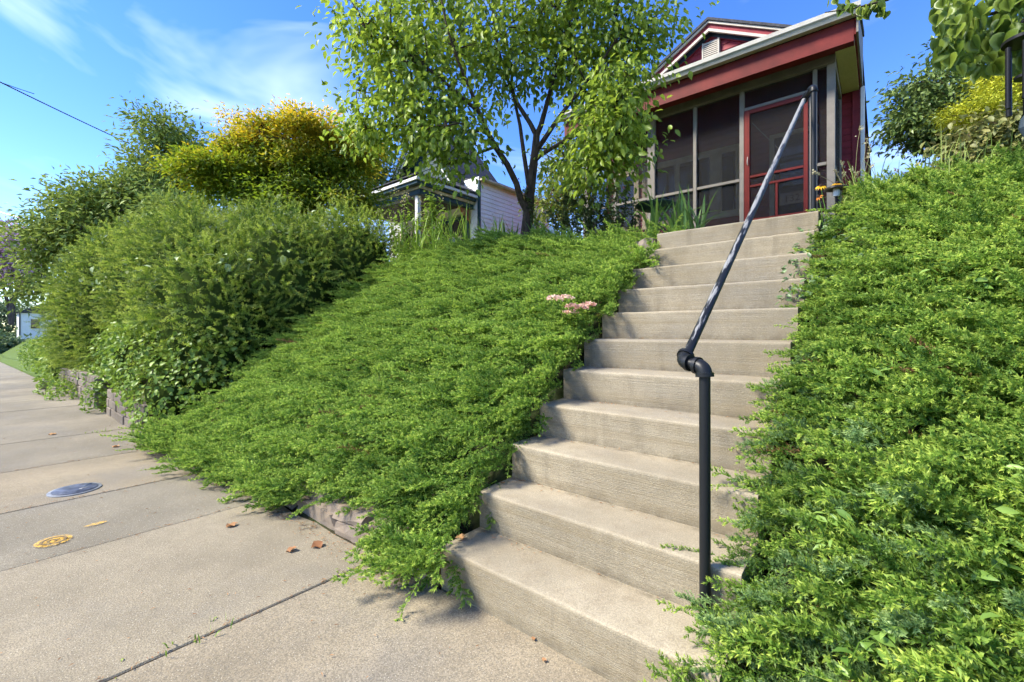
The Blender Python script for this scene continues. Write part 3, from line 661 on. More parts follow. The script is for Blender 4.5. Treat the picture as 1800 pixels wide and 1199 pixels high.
# overhead wires: strung from poles out of the picture
def wire(name, label, a, b, sag, r):
    a, b = Vector(a), Vector(b); pts = []
    for k in range(25):
        t = k / 24; p = a.lerp(b, t); p.z -= sag * 4 * t * (1 - t); pts.append(p)
    tag(MB().tube(pts, r, 5).build(name, M['black_metal']), label, 'wire')
wire('service_cable', 'upper black cable sagging from top left to the trees', at(-200, 45, 11), at(330, 298, 24), .1, .020)
wire('service_cable', 'thin black cable joining the upper cable at the left edge', at(-200, 55, 10.9), at(60, 165, 14.2), .1, .011)
wire('street_cable', 'low wire crossing behind the purple crape myrtle', at(-200, 300, 38), at(90, 398, 34), .3, .05)
wire('street_cable', 'lowest faint wire at the left edge above the crape myrtle', at(-200, 330, 40), at(80, 420, 36), .3, .022)

# ------------------------------------------------------------------ foliage tools
def unit(v): v = np.asarray(v, float); return v / (np.linalg.norm(v, axis=-1, keepdims=True) + 1e-9)
def frames(D, Nrm):
    x = unit(D); y = unit(np.cross(Nrm, x)); z = np.cross(x, y); return np.stack([x, y, z], -1)      # columns
LEAF4 = (np.array([(0, 0, 0), (.42, -.5, .10), (.42, .5, .10), (1, 0, -.06)]), [(0, 2, 3), (0, 3, 1)])
LEAF8 = (np.array([(0, 0, 0), (.28, -.46, .09), (.28, .46, .09), (.34, 0, -.02), (.64, -.40, .06), (.64, .40, .06), (.68, 0, -.04), (1, 0, -.16)]),
         [(0, 2, 3), (0, 3, 1), (3, 2, 5), (3, 5, 6), (1, 3, 6), (1, 6, 4), (6, 5, 7), (4, 6, 7)])
BLADE = (np.array([(0, -.5, 0), (0, .5, 0), (.35, -.5, .16), (.35, .5, .16), (.7, -.36, .20), (.7, .36, .20), (1, 0, .08)]), [(0, 1, 3), (0, 3, 2), (2, 3, 5), (2, 5, 4), (4, 5, 6)])
def heart():
    V = [(0, 0, 0)]; F = []
    pr = [(-.10, .10), (-.14, .30), (-.02, .50), (.25, .56), (.52, .44), (.78, .22), (1.0, 0)]
    mid = [(.25, 0, -.05), (.6, 0, -.05)]; V += mid
    for s in (1, -1):
        b = len(V); V += [(x, s * y, .10 * abs(y) * 2 - .10 * x * x) for x, y in pr]
        F += [(0, b, b + 1), (0, b + 1, 1), (1, b + 1, b + 2), (1, b + 2, b + 3), (1, b + 3, 2), (2, b + 3, b + 4), (2, b + 4, b + 5), (2, b + 5, b + 6)]
    return np.array(V), F
HEART = heart()
def leaf_mesh(name, tpl, P, D, Nrm, L, Wd, tint, mat):
    TV, TF = tpl; n = len(P); Rm = frames(D, Nrm); L = np.broadcast_to(L, n); Wd = np.broadcast_to(Wd, n)
    S = np.stack([L, Wd, L], -1)
    V = np.einsum('nij,nkj->nki', Rm, TV[None] * S[:, None, :]) + np.asarray(P)[:, None, :]
    k = len(TV); F = (np.array(TF)[None] + (np.arange(n) * k)[:, None, None]).reshape(-1, 3)
    return mesh_np(name, V.reshape(-1, 3), [F], mat, attrs={'tint': np.repeat(np.broadcast_to(tint, n), k)})
def leaf_part(name, tpl, P, D, Nrm, L, Wd, tint, mat, parent=None, stuff=False):
    o = link(name, leaf_mesh(name, tpl, P, D, Nrm, L, Wd, tint, mat), parent)
    if stuff: o['kind'] = 'stuff'
    return o
def rnd_dir(n, r=rng): return unit(r.normal(size=(n, 3)))

def branchy(mb, a, b, r0, r1, n=5, wob=.08, r=rng, sides=5, sagz=0.0):
    a, b = np.asarray(a, float), np.asarray(b, float); L = np.linalg.norm(b - a); pts = []; off = r.normal(size=3) * wob * L
    for k in range(n + 1):
        t = k / n; p = a + (b - a) * t + off * math.sin(math.pi * t) + r.normal(size=3) * wob * .15 * L * (0 < k < n); p[2] += sagz * math.sin(math.pi * t) * L; pts.append(p)
    mb.tube(pts, [r0 + (r1 - r0) * k / n for k in range(n + 1)], sides, cap=False); return pts

def tree(name, label, cat, base, limbs, blobs, per, L, asp, mat, barkmat, tpl=LEAF4, clump=.22, droop=.5, spread=.6, tintf=None, seed=1, trunk_r=.08, group=None, twig=.006, single=0, fill=.35, flat=1.0, keep=None):
    """blobs: (centre, radii, number of leaf clumps). A limb is a polyline with a radius for each point. Each clump of leaves sits on a twig of its own."""
    r = np.random.default_rng(seed); t = empty(name, base, label, cat, group); mb = MB(); anchors = []
    for pts, rad in limbs:
        mb.tube(pts, rad, 8, cap=True)
        for i in range(len(pts) - 1):
            for k in range(4): anchors.append(np.asarray(pts[i]) + (np.asarray(pts[i + 1]) - np.asarray(pts[i])) * k / 4)
    anchors = np.array(anchors); Ps, Ds, Ns, Ts = [], [], [], []
    for c, rad, nc in blobs:
        c = np.asarray(c, float); rad = np.asarray(rad, float) * np.ones(3)
        q = rnd_dir(nc, r) * (r.random((nc, 1)) ** fill) * rad + c
        for p in q:
            if keep is not None and not keep(p): continue
            d = np.linalg.norm(anchors - p, axis=1) + .6 * np.maximum(0, anchors[:, 2] - p[2]); a = anchors[np.argmin(d)]
            pts = branchy(mb, a, p, twig * 1.8, twig * .5, 4, .10, r, 4, .04)
            if r.random() < .25: anchors = np.vstack([anchors, pts[2], pts[3]])
            out = unit(p - c) * .5 + unit(p - a); k = max(3, int(per * r.uniform(.6, 1.4)))
            off = r.normal(size=(k, 3)) * clump * np.array([1, 1, .62 * flat]); lp = p + off + np.array([0, 0, -droop * .10])
            dd = unit(out[None] * .25 + unit(off) * spread + r.normal(size=(k, 3)) * .5 + np.array([0, 0, -droop]))
            nn = unit(r.normal(size=(k, 3)) * .55 + np.array([0, 0, 1.0]) + out * .2)
            Ps.append(lp); Ds.append(dd); Ns.append(nn); Ts.append(np.clip(r.normal(.5, .16) + r.normal(0, .16, k), 0, 1) if tintf is None else tintf(lp, c, rad, r))
    mb.build('trunk', barkmat, t, True)
    P, D, N_, T = map(np.concatenate, (Ps, Ds, Ns, Ts)); Ls = L * r.uniform(.65, 1.2, len(P))
    if single:
        dv = P - CAM; z = dv @ _F; u = (dv @ _R) / z; w = (dv @ _U) / z
        vis = (np.abs(u) < 1.1) & (w < .72) & (w > -.7); sc = np.where(vis, -Ls / z, 9); idx = np.argsort(sc)[:single]
        tm = mesh_np('leaf', tpl[0] * np.array([L, L * asp, L]), [np.array(tpl[1])], mat, attrs={'tint': np.full(len(tpl[0]), .55)})
        Rm = frames(D[idx], N_[idx])
        for j, i in enumerate(idx):
            o = link('leaf', tm, t); m4 = Matrix.Identity(4); s = Ls[i] / L
            for a in range(3):
                for b in range(3): m4[a][b] = float(Rm[j][a][b] * s)
                m4[a][3] = float(P[i][a])
            o.matrix_basis = m4
        msk = np.ones(len(P), bool); msk[idx] = False; P, D, N_, T, Ls = P[msk], D[msk], N_[msk], T[msk], Ls[msk]
    leaf_part('crown', tpl, P, D, N_, Ls, Ls * asp, T, mat, t, stuff=bool(single))
    return t

# shoots that are scattered by the thousand: their meshes live outside the scene and are only ever instanced by one ground-cover object
def shoot(name, seed, L, ntw, twl, nn, nl, nw, mat, rise=.25, flatness=.5, sparse=False, stem_r=.0016):
    r = np.random.default_rng(seed); V = []; F = []; tip = []
    def tri(a, b, c, tp):
        k = len(V); V.extend([a, b, c]); tip.extend([tp * .7, tp * .7, tp]); F.append((k, k + 1, k + 2))
    wob = r.normal(0, .10, 2)
    def stem(t): return np.array([L * t * (1 - .06 * t), L * (wob[0] * math.sin(2.6 * t) + wob[1] * t * t), L * rise * (t - .55 * t * t)])
    ns = 8
    for k in range(ns):
        a, b = stem(k / ns), stem((k + 1) / ns); w = stem_r * (1.2 - k / ns)
        tri(a + [0, w, 0], a - [0, w, 0], b, .6 + .4 * k / ns); tri(a + [0, 0, w], a - [0, 0, w], b, .6 + .4 * k / ns)
    for k in range(ntw):
        t = .06 + .94 * (k + r.uniform(.1, .9)) / ntw; p0 = stem(min(t, 1)); fw = unit(stem(min(t + .05, 1.05)) - stem(t - .05))
        ph = r.uniform(-.5, math.pi + .5); side = np.array([0, 1.0, 0]); up = np.array([0, 0, 1.0])
        d = unit(fw * r.uniform(.5, 1.0) + (side * math.cos(ph) + up * math.sin(ph) * flatness) * r.uniform(.6, 1.1))
        tl = twl * (1.12 - .62 * t) * r.uniform(.65, 1.25)
        e1 = unit(np.cross(d, up + r.normal(0, .2, 3))); e2 = np.cross(d, e1)
        for j in range(nn):
            s = (j + .4) / nn; q = p0 + d * tl * s + up * tl * .12 * s * s; a = 2.4 * j + r.uniform(0, .6)
            nd = unit(d * .85 + (e1 * math.cos(a) + e2 * math.sin(a)) * .62); ln = nl * r.uniform(.7, 1.2) * (1.1 - .35 * s); w = unit(np.cross(nd, r.normal(size=3))) * nw * .5
            tri(q + w, q - w, q + nd * ln, .14 + .56 * s + .42 * max(0, t - .35))
    me = mesh_np(name, np.array(V), [np.array(F)], mat, attrs={'tip': np.clip(tip, 0, 1)})
    return bpy.data.objects.new(name, me)
def leafy_shoot(name, seed, L, nl, ll, asp, mat, tpl=LEAF4, up=.5):
    r = np.random.default_rng(seed); t = (np.arange(nl) + r.random(nl)) / nl
    P = np.stack([L * t, .05 * L * np.sin(4 * t + seed), .12 * L * t], -1); a = np.arange(nl) * 2.4
    D = unit(np.stack([.7 + 0 * a, np.cos(a), np.sin(a) * .8 + .25], -1) + r.normal(0, .15, (nl, 3))); N_ = unit(np.stack([-.3 + 0 * a, 0 * a, 1 + 0 * a], -1) + r.normal(0, .3, (nl, 3)))
    ls = ll * r.uniform(.7, 1.2, nl) * (1.1 - .35 * t); TV, TF = tpl; k = len(TV); Rm = frames(D, N_); S = np.stack([ls, ls * asp, ls], -1)
    V = (np.einsum('nij,nkj->nki', Rm, TV[None] * S[:, None, :]) + P[:, None, :]).reshape(-1, 3); F = (np.array(TF)[None] + (np.arange(nl) * k)[:, None, None]).reshape(-1, 3)
    tip = np.repeat(.15 + .75 * t, k)
    V = np.vstack([V, [(0, .002, 0), (0, -.002, 0), (L, 0, .12 * L)]]); n = len(V); F = np.vstack([F, [(n - 3, n - 2, n - 1)]]); tip = np.append(tip, [.5] * 3)
    return bpy.data.objects.new(name, mesh_np(name, V, [F], mat, attrs={'tip': np.clip(tip, 0, 1)}))
def shoot_set(name, objs):
    c = bpy.data.collections.new(name)
    for o in objs: c.objects.link(o)
    return c
def scatter(name, P, D, Nrm, S, idx, tint, coll, parent=None):
    n = len(P); me = bpy.data.meshes.new(name); me.vertices.add(n); me.vertices.foreach_set('co', np.asarray(P, np.float32).ravel())
    Rm = frames(D, Nrm)                                      # euler XYZ of each frame
    ey = -np.arcsin(np.clip(Rm[:, 2, 0], -1, 1)); ez = np.arctan2(Rm[:, 1, 0], Rm[:, 0, 0]); ex = np.arctan2(Rm[:, 2, 1], Rm[:, 2, 2])
    a = me.attributes.new('rot', 'FLOAT_VECTOR', 'POINT'); a.data.foreach_set('vector', np.stack([ex, ey, ez], -1).astype(np.float32).ravel())
    for k, v in (('scl', S), ('tint', tint)): a = me.attributes.new(k, 'FLOAT', 'POINT'); a.data.foreach_set('value', np.asarray(np.broadcast_to(v, n), np.float32).copy())
    a = me.attributes.new('idx', 'INT', 'POINT'); a.data.foreach_set('value', np.asarray(idx, np.int32))
    o = link(name, me, parent); o['kind'] = 'stuff'
    g = bpy.data.node_groups.new(name, 'GeometryNodeTree'); g.interface.new_socket('Geometry', in_out='INPUT', socket_type='NodeSocketGeometry'); g.interface.new_socket('Geometry', in_out='OUTPUT', socket_type='NodeSocketGeometry')
    N_ = g.nodes.new; gi, go, ip, ci = N_('NodeGroupInput'), N_('NodeGroupOutput'), N_('GeometryNodeInstanceOnPoints'), N_('GeometryNodeCollectionInfo')
    ci.inputs['Collection'].default_value = coll; ci.inputs['Separate Children'].default_value = True; ci.inputs['Reset Children'].default_value = True
    ip.inputs['Pick Instance'].default_value = True
    def na(nm, ty): q = N_('GeometryNodeInputNamedAttribute'); q.data_type = ty; q.inputs['Name'].default_value = nm; return next(s for s in q.outputs if s.enabled and s.name == 'Attribute')
    er = N_('FunctionNodeEulerToRotation'); Lk = g.links.new
    Lk(na('rot', 'FLOAT_VECTOR'), er.inputs[0]); Lk(er.outputs[0], ip.inputs['Rotation']); Lk(na('scl', 'FLOAT'), ip.inputs['Scale']); Lk(na('idx', 'INT'), ip.inputs['Instance Index'])
    Lk(gi.outputs[0], ip.inputs['Points']); Lk(ci.outputs[0], ip.inputs['Instance']); Lk(ip.outputs[0], go.inputs[0])
    md = o.modifiers.new('shoots', 'NODES'); md.node_group = g
    return o

# ------------------------------------------------------------------ juniper on both banks
M['juniper'] = leafmat('juniper', (.090, .190, .024), (.330, .500, .068), True, (.68, .74, .13), .6, .42, .2)
M['juniper_blue'] = leafmat('blue_juniper', (.090, .180, .050), (.31, .46, .15), True, (.56, .67, .24), .6, .40, .2)
JS = [shoot('juniper_a', 1, .19, 26, .046, 9, .014, .0062, M['juniper'], .35, .8), shoot('juniper_b', 2, .23, 28, .050, 9, .015, .0062, M['juniper'], .28, .7), shoot('juniper_c', 3, .14, 24, .042, 9, .013, .0060, M['juniper'], .6, 1.1),
      shoot('juniper_d', 4, .34, 34, .026, 7, .012, .0048, M['juniper'], .15, .6, stem_r=.0022), shoot('juniper_e', 5, .15, 26, .044, 10, .013, .0042, M['juniper_blue'], .6, 1.1), shoot('juniper_f', 6, .18, 28, .048, 10, .014, .0042, M['juniper_blue'], .4, .9)]
M['juniper_dead'] = leafmat('dead_juniper', (.14, .075, .030), (.30, .18, .075), True, (.34, .22, .10), .7, .2, .1)
JS.append(shoot('juniper_g', 7, .20, 18, .044, 7, .012, .0045, M['juniper_dead'], .25, .8))
JC = shoot_set('juniper_shoots', JS)
def vnoise(x, y, s, seed=0): return np.array([mnoise.noise((a * s + seed * 13.7, b * s - seed * 7.1, seed * 1.9)) for a, b in zip(x, y)])
def bank(x, y): return terr(x, np.maximum(y, 0), False)
def cover(name, label, n, xr, yr, inside, flow, seed, thick, blue=0):
    r = np.random.default_rng(seed); x = r.uniform(*xr, n); y = r.uniform(*yr, n); k = inside(x, y); x, y = x[k], y[k]; n = len(x)
    lump = vnoise(x, y, 2.3, seed) * .45 + vnoise(x, y, 5.0, seed + 1) * .45 + vnoise(x, y, 10.5, seed + 2) * .45                           # mounds and hollows of the mat
    e = .05; zz = bank(x, y); gx_ = (bank(x + e, y) - bank(x - e, y)) / (2 * e); gy_ = (bank(x, y + e) - bank(x, y - e)) / (2 * e)
    gx_ = np.clip(gx_, -.6, .6); gy_ = np.clip(gy_, 0, 1.0)
    Nn = unit(np.stack([-gx_, -gy_, np.ones(n)], -1)); lay = r.random(n)
    h = thick(x, y) * (.30 + .70 * lay) + lump * .14
    P = np.stack([x, y, zz], -1) + Nn * h[:, None]
    f = flow(x, y, r); d = unit(f - Nn * np.sum(f * Nn, -1, keepdims=True) + Nn * (.26 + .20 * r.normal(size=n))[:, None] + r.normal(0, .20, (n, 3)))
    long = r.random(n) < np.where(x < .5, .11, .05); idx = np.where(long, 3, r.integers(0, 3, n))
    if blue: bl = (r.random(n) < blue * smooth(.0, .35, vnoise(x, y, .9, 5) + .42 - y * .50)); idx = np.where(bl & ~long, r.integers(4, 6, n), idx)
    dead = (r.random(n) < .012 + .22 * (vnoise(x, y, 1.9, 31) > .48)) & (lay < .8); idx = np.where(dead, 6, idx)
    tint = np.clip(.36 + .45 * lump + .42 * (lay - .5) + .16 * r.normal(size=n) + np.where(long, .40, 0), 0, 1)
    S = r.uniform(.8, 1.5, n) * np.where((x > .5) & (x < SW + .25), .72, 1)
    o = scatter(name, P, d, unit(Nn + r.normal(0, .25, (n, 3))), S, idx, tint, JC); tag(o, label, 'ground cover', kind='stuff'); return o
def in_left(x, y):
    e = -.05 + .10 * vnoise(x, y * 0, 2.0, 3); lim = -3.75 - .35 * smooth(.6, 0, y) + .25 * vnoise(x * 0, y, 1.2, 4)
    spill = .22 * smooth(-1.6, -3.0, x)                                                                    # the mat spills over the edging onto the slabs
    top = 3.15 + .2 * vnoise(x, y * 0, 1.5, 8)
    return (x < .035 + .03 * vnoise(x * 0, y, 6.0, 6)) & (x > lim) & (y > e - spill + .26 * smooth(-1.5, -1.1, x) * smooth(-.20, -.40, x)) & (y < top)
def flow_left(x, y, r): return np.stack([-.75 + .80 * smooth(-.40, .0, x) + .28 * r.normal(size=len(x)), -.65 + .25 * r.normal(size=len(x)), -.45 + 0 * x], -1)
cover('juniper_bank', 'feathery green juniper mat spilling down the bank left of the stairs', 12000, (-4.3, .06), (-.40, 3.3), in_left, flow_left, 11, lambda x, y: .15 * smooth(-.45, .35, y) * (1 - .5 * smooth(-1.6, -.6, x) * smooth(2.2, 2.7, y)) + .045 + .03 * smooth(0, -.6, x))
def in_right(x, y): return (x > SW - .03 + .09 * smooth(1.0, 1.6, y) + .10 * vnoise(x * 0, y, 1.6, 9) + .09 * smooth(.8, 1.4, y) + .14 * smooth(2.35, 2.75, y)) & (y > -.25) & (y < 3.6) & (x < 4.2)
def flow_right(x, y, r): return np.stack([-.85 + .35 * r.normal(size=len(x)), -.45 + .35 * r.normal(size=len(x)), -.25 + 0 * x], -1)
cover('juniper_bank', 'thick juniper mat covering the bank right of the handrail', 14500, (.9, 4.2), (-.3, 3.6), in_right, flow_right, 12, lambda x, y: (.10 + .07 * smooth(SW + .1, SW + .6, x)) * (1 - .5 * smooth(2.3, 2.8, y)), blue=.45)

# ------------------------------------------------------------------ hedge
M['hedge'] = leafmat('hedge_leaf', (.060, .120, .014), (.30, .43, .045), True, (.62, .68, .11), .45, .38, .3)
HS = [leafy_shoot('hedge_a', 1, .20, 30, .038, .34, M['hedge']), leafy_shoot('hedge_b', 2, .26, 34, .040, .32, M['hedge']), leafy_shoot('hedge_c', 3, .16, 26, .036, .38, M['hedge'])]
HC = shoot_set('hedge_shoots', HS)
HED = [((-4.85, .50, 1.20), (1.00, .72, 1.15)), ((-4.80, 1.30, 1.75), (1.00, .85, 1.15)), ((-4.75, 2.25, 2.15), (.95, .80, .90)), ((-5.9, .50, 1.60), (.95, .68, 1.30)), ((-6.6, 1.3, 2.0), (1.3, .9, 1.20)), ((-5.6, 2.2, 2.2), (1.0, .8, .85)),
       ((-7.5, .50, 1.75), (1.0, .74, 1.40)), ((-8.9, .9, 1.95), (1.2, .9, 1.40)), ((-10.0, .35, 1.75), (1.1, .80, 1.50)), ((-11.4, .25, 1.55), (1.15, .85, 1.50)), ((-12.5, .35, 1.25), (.9, .8, 1.30)), ((-7.6, 1.9, 2.1), (1.2, .9, 1.0))]
def on_ellipsoids(E, n, r, shrink=.95, jit=.06, zmin=None):
    area = np.array([(a * b + b * c + a * c) for _, (a, b, c) in E]); w = r.choice(len(E), n, p=area / area.sum())
    C = np.array([e[0] for e in E]); Rd = np.array([e[1] for e in E]); d = rnd_dir(n, r)
    lump = 1 + .09 * np.array([mnoise.noise((q[0] * 2.6 + k * 9, q[1] * 2.6, q[2] * 2.6)) for q, k in zip(d, w)])
    p = C[w] + d * Rd[w] * lump[:, None] * (1 + r.normal(0, jit, n))[:, None]; ok = np.ones(n, bool)
    for c, rd in E:
        ins = np.sum(((p - np.array(c)) / (np.array(rd) * shrink)) ** 2, -1) < 1
        own = np.all(np.isclose(C[w], c), -1); ok &= ~(ins & ~own)
    ok &= p[:, 2] > (terr(p[:, 0], p[:, 1], False) if zmin is None else zmin)
    return p[ok], unit(d / Rd[w])[ok]
def blob_core(name, E, k, mat, parent, seed=0):
    import bmesh
    mb = MB()
    for i, (c, rd) in enumerate(E):
        bm = bmesh.new(); bmesh.ops.create_icosphere(bm, subdivisions=3, radius=1.0)
        V = [np.array(c) + np.array(v.co) * np.array(rd) * k * (1 + .10 * mnoise.noise((v.co.x * 3 + i * 5, v.co.y * 3, v.co.z * 3 + seed))) for v in bm.verts]
        mb.add(V, [[v.index for v in f.verts] for f in bm.faces]); bm.free()
    return mb.build(name, mat, parent)
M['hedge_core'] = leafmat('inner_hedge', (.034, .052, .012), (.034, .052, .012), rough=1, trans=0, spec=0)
r = np.random.default_rng(21)
hedge = empty('hedge', (-8, .5, 0), 'tall dense dark green clipped hedge overhanging the sidewalk and block wall', 'hedge')
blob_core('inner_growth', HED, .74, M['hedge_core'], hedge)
p, nn = on_ellipsoids(HED, 38000, r)
d = unit(nn * .70 + np.array([0, 0, .10]) + r.normal(0, .60, p.shape)); n = len(p)
lum = np.array([mnoise.noise((q[0] * 1.7, q[1] * 1.7, q[2] * 1.7)) for q in p])
scatter('foliage', p - nn * (.04 + .40 * r.random(n) ** 2)[:, None], d, nn, r.uniform(.62, 1.05, n), r.integers(0, 3, n), np.clip(.40 + .5 * lum + r.normal(0, .18, n), 0, 1), HC, hedge)
M['vine'] = leafmat('vine_leaf', (.08, .155, .02), (.30, .42, .06), rough=.42, trans=.35)
M['vine_pale'] = leafmat('pale_vine_leaf', (.14, .22, .07), (.42, .50, .24), rough=.35, trans=.2)
def surface_leaves(name, E, n, L, asp, mat, parent, seed, tpl=LEAF8, jit=.10, zmin=0.02, sel=None, droop=.5, stuff=False):
    r = np.random.default_rng(seed); p, nn = on_ellipsoids(E, n, r, .9, jit, zmin)
    if sel is not None: k = sel(p, nn); p, nn = p[k], nn[k]
    m = len(p); d = unit(nn * .35 + r.normal(0, .6, (m, 3)) + np.array([0, 0, -droop])); Ls = L * r.uniform(.55, 1.25, m)
    return leaf_part(name, tpl, p, d, unit(nn * .9 + r.normal(0, .4, (m, 3)) + np.array([0, 0, .5])), Ls, Ls * asp, np.clip(r.normal(.5, .22, m), 0, 1), mat, parent, stuff)
v = empty('leafy_vine', (-4.9, -.2, 0), 'leafy vine tumbling over the near block wall beside the juniper', 'vine')
VE = [((-4.75, .02, .50), (.62, .34, .52)), ((-5.5, -.02, .80), (.75, .36, .50)), ((-4.35, .35, .75), (.45, .45, .55)), ((-6.3, -.02, .95), (.6, .35, .4))]
surface_leaves('leaves', VE, 6200, .062, .70, M['vine'], v, 31)
mb = MB()
for k in range(14):
    a = np.array([random.uniform(-6.3, -4.3), .15, .2]); branchy(mb, a, a + np.array([random.uniform(-.4, .4), -.35, random.uniform(.1, .7)]), .006, .003, 5, .2)
mb.build('stems', M['bark'], v)
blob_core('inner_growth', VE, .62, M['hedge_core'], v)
v = empty('pale_creeper', (-6.5, .6, 2.4), 'pale leaved creeper sprawling along the top of the hedge', 'creeper')
surface_leaves('leaves', HED, 4200, .10, .62, M['vine_pale'], v, 32, jit=.05, sel=lambda p, nn: (p[:, 2] > 1.9) & (p[:, 1] < 1.9) & (np.array([mnoise.noise((q[0] * 1.1 + 3, q[1] * 1.1, q[2] * 1.3)) for q in p]) > .14))
v = empty('wall_weeds', (-8.6, -.1, .4), 'bright low weeds growing on top of the far block wall', 'weeds')
surface_leaves('leaves', [((-8.4, .0, .42), (.7, .26, .17)), ((-7.3, .0, .40), (.45, .25, .25)), ((-9.6, .0, .42), (.6, .25, .16))], 1500, .07, .5, M['vine'], v, 33, droop=.1)
v = empty('wall_weeds', (-7.35, -.33, 0), 'weed clump sprouting from the gap between the two block walls', 'weeds')
surface_leaves('leaves', [((-7.38, -.30, .14), (.20, .13, .26))], 420, .05, .6, M['vine'], v, 34, droop=.0)
v = empty('wall_weeds', (-9.9, -.42, 0), 'green weeds spreading over the sidewalk at the foot of the far wall', 'weeds')
surface_leaves('leaves', [((-9.9, -.42, .05), (.55, .20, .22)), ((-11.4, -.46, .0), (.5, .2, .3))], 1100, .06, .6, M['vine'], v, 35, droop=.0, zmin=-.06)
v = empty('bank_shrubs', (-16, .5, 0), 'bright green scrubby growth on the grass bank past the hedge', 'shrubs')
SE = [((-15.2, .3, .25), (1.3, .7, .7)), ((-17.5, .6, .35), (1.5, .9, .8)), ((-20, .8, .35), (1.6, .9, .9)), ((-14.4, .2, .12), (.8, .6, .5)), ((-23, .9, .2), (1.6, 1.0, .8)), ((-28, .9, .0), (1.8, 1.0, .9)), ((-35, 1.3, -.1), (2.2, 1.2, 1.0))]
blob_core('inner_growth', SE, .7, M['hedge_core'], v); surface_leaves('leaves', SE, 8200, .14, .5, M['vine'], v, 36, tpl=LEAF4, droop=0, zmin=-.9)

# ------------------------------------------------------------------ main tree
M['tree'] = leafmat('dogwood_leaf', (.10, .18, .020), (.42, .53, .055), rough=.42, trans=.54)
def pl(pts, D): return [at(x, y, D + dd) for x, y, dd in pts]
TD = 6.0
def in_gap(p):                                                # the crown stops short of the gable and the right half of the porch
    d = p - CAM; z = d @ _F; x, y = 900 + 779.6 * (d @ _R) / z, 582.3 - 779.6 * (d @ _U) / z
    return (x > 1120 and 75 < y < 215) or (x > 1170 and y > 20) or (x > 1112 and y > 200) or (x > 1040 and y > 318) or (x < 850 and y > 295) or x > 1205 and y > -60 or (870 < x < 905 and 175 < y < 250)
limbs = [(pl([(923, 440, 0), (925, 415, 0), (928, 385, 0), (931, 345, 0), (935, 312, 0), (941, 264, 0), (943, 239, 0)], TD), [.100, .082, .074, .066, .060, .052, .046]),
         (pl([(927, 375, -.02), (915, 350, -.05), (908, 323, -.1), (892, 290, -.15), (870, 257, -.2), (855, 228, -.25), (842, 198, -.3), (828, 160, -.35), (806, 110, -.4), (786, 50, -.5), (770, -30, -.5)], TD), [.046, .045, .043, .041, .038, .034, .030, .025, .020, .015, .010]),
         (pl([(943, 239, 0), (932, 217, .05), (910, 183, .1), (896, 150, .1), (880, 100, .15), (868, 40, .2), (860, -60, .2)], TD), [.036, .032, .027, .022, .018, .014, .01]),
         (pl([(943, 239, 0), (951, 220, 0), (962, 180, 0), (972, 140, .0), (987, 92, 0), (1005, 30, 0), (1020, -70, 0)], TD), [.038, .035, .030, .025, .020, .015, .01]),
         (pl([(945, 262, 0), (956, 246, -.1), (978, 213, -.2), (1010, 170, -.3), (1050, 120, -.4), (1090, 60, -.5)], TD), [.036, .033, .028, .022, .016, .01]),
         (pl([(938, 285, 0), (951, 272, -.1), (976, 257, -.25), (1000, 244, -.4), (1022, 229, -.5), (1057, 235, -.6), (1100, 215, -.7)], TD), [.030, .028, .025, .022, .018, .014, .009]),
         (pl([(855, 228, -.25), (815, 233, -.3), (785, 226, -.4), (738, 224, -.5), (690, 222, -.5), (630, 228, -.5)], TD), [.024, .021, .018, .014, .010, .005]),
         (pl([(871, 258, -.2), (844, 268, -.3), (815, 283, -.4), (780, 290, -.5)], TD), [.020, .017, .012, .006]),
         (pl([(842, 198, -.3), (800, 160, -.4), (740, 110, -.5), (680, 70, -.5), (630, 40, -.5)], TD), [.026, .021, .016, .011, .006]),
         (pl([(930, 330, .02), (921, 272, .15), (914, 220, .2), (905, 180, .3), (890, 60, .5)], TD), [.034, .030, .025, .020, .008]),
         (pl([(987, 92, 0), (1060, 60, .1), (1140, 40, .2)], TD), [.018, .012, .006])]
def bl(x, y, rx, ry, dd, nc, D=TD, rd=None):
    s = D / 779.6; return (at(x, y, D + dd), np.array([rx * s * .9, (rd if rd else rx * s * .8), ry * s]), nc)
blobs = [bl(650, 40, 62, 60, -.4, 22), bl(720, 80, 90, 70, -.4, 36), bl(690, 150, 70, 40, -.4, 16), bl(690, 215, 75, 26, -.5, 14), bl(630, 215, 42, 14, -.5, 6), bl(770, 20, 90, 70, .1, 34), bl(780, 190, 80, 45, -.3, 24), bl(795, 252, 80, 38, -.5, 22), 
         bl(860, 90, 80, 60, .0, 28), bl(950, 50, 90, 70, .1, 34), bl(900, 150, 60, 30, .3, 8), bl(1000, 120, 70, 50, .0, 22), bl(1060, 50, 80, 60, -.1, 28), bl(1120, 60, 66, 52, -.2, 24), bl(1172, 50, 32, 36, -.2, 7), bl(1085, 150, 54, 44, -.4, 28), bl(1075, 215, 60, 48, -.6, 36),
         bl(1125, 240, 45, 32, -.7, 15), bl(1055, 280, 55, 34, -.6, 22), bl(1000, 290, 40, 25, .2, 5), bl(850, -60, 240, 70, .2, 60), bl(1030, -50, 160, 70, .1, 36), bl(880, -190, 190, 80, .2, 40)]
tree('dogwood_tree', 'young spreading green tree with drooping leaves in front of the red house', 'tree', at(923, 440, TD), limbs, blobs, 38, .097, .54, M['tree'], M['bark'], LEAF8, .20, .80, .5, seed=41, twig=.0065, single=300, fill=.45, keep=lambda p: not in_gap(p))

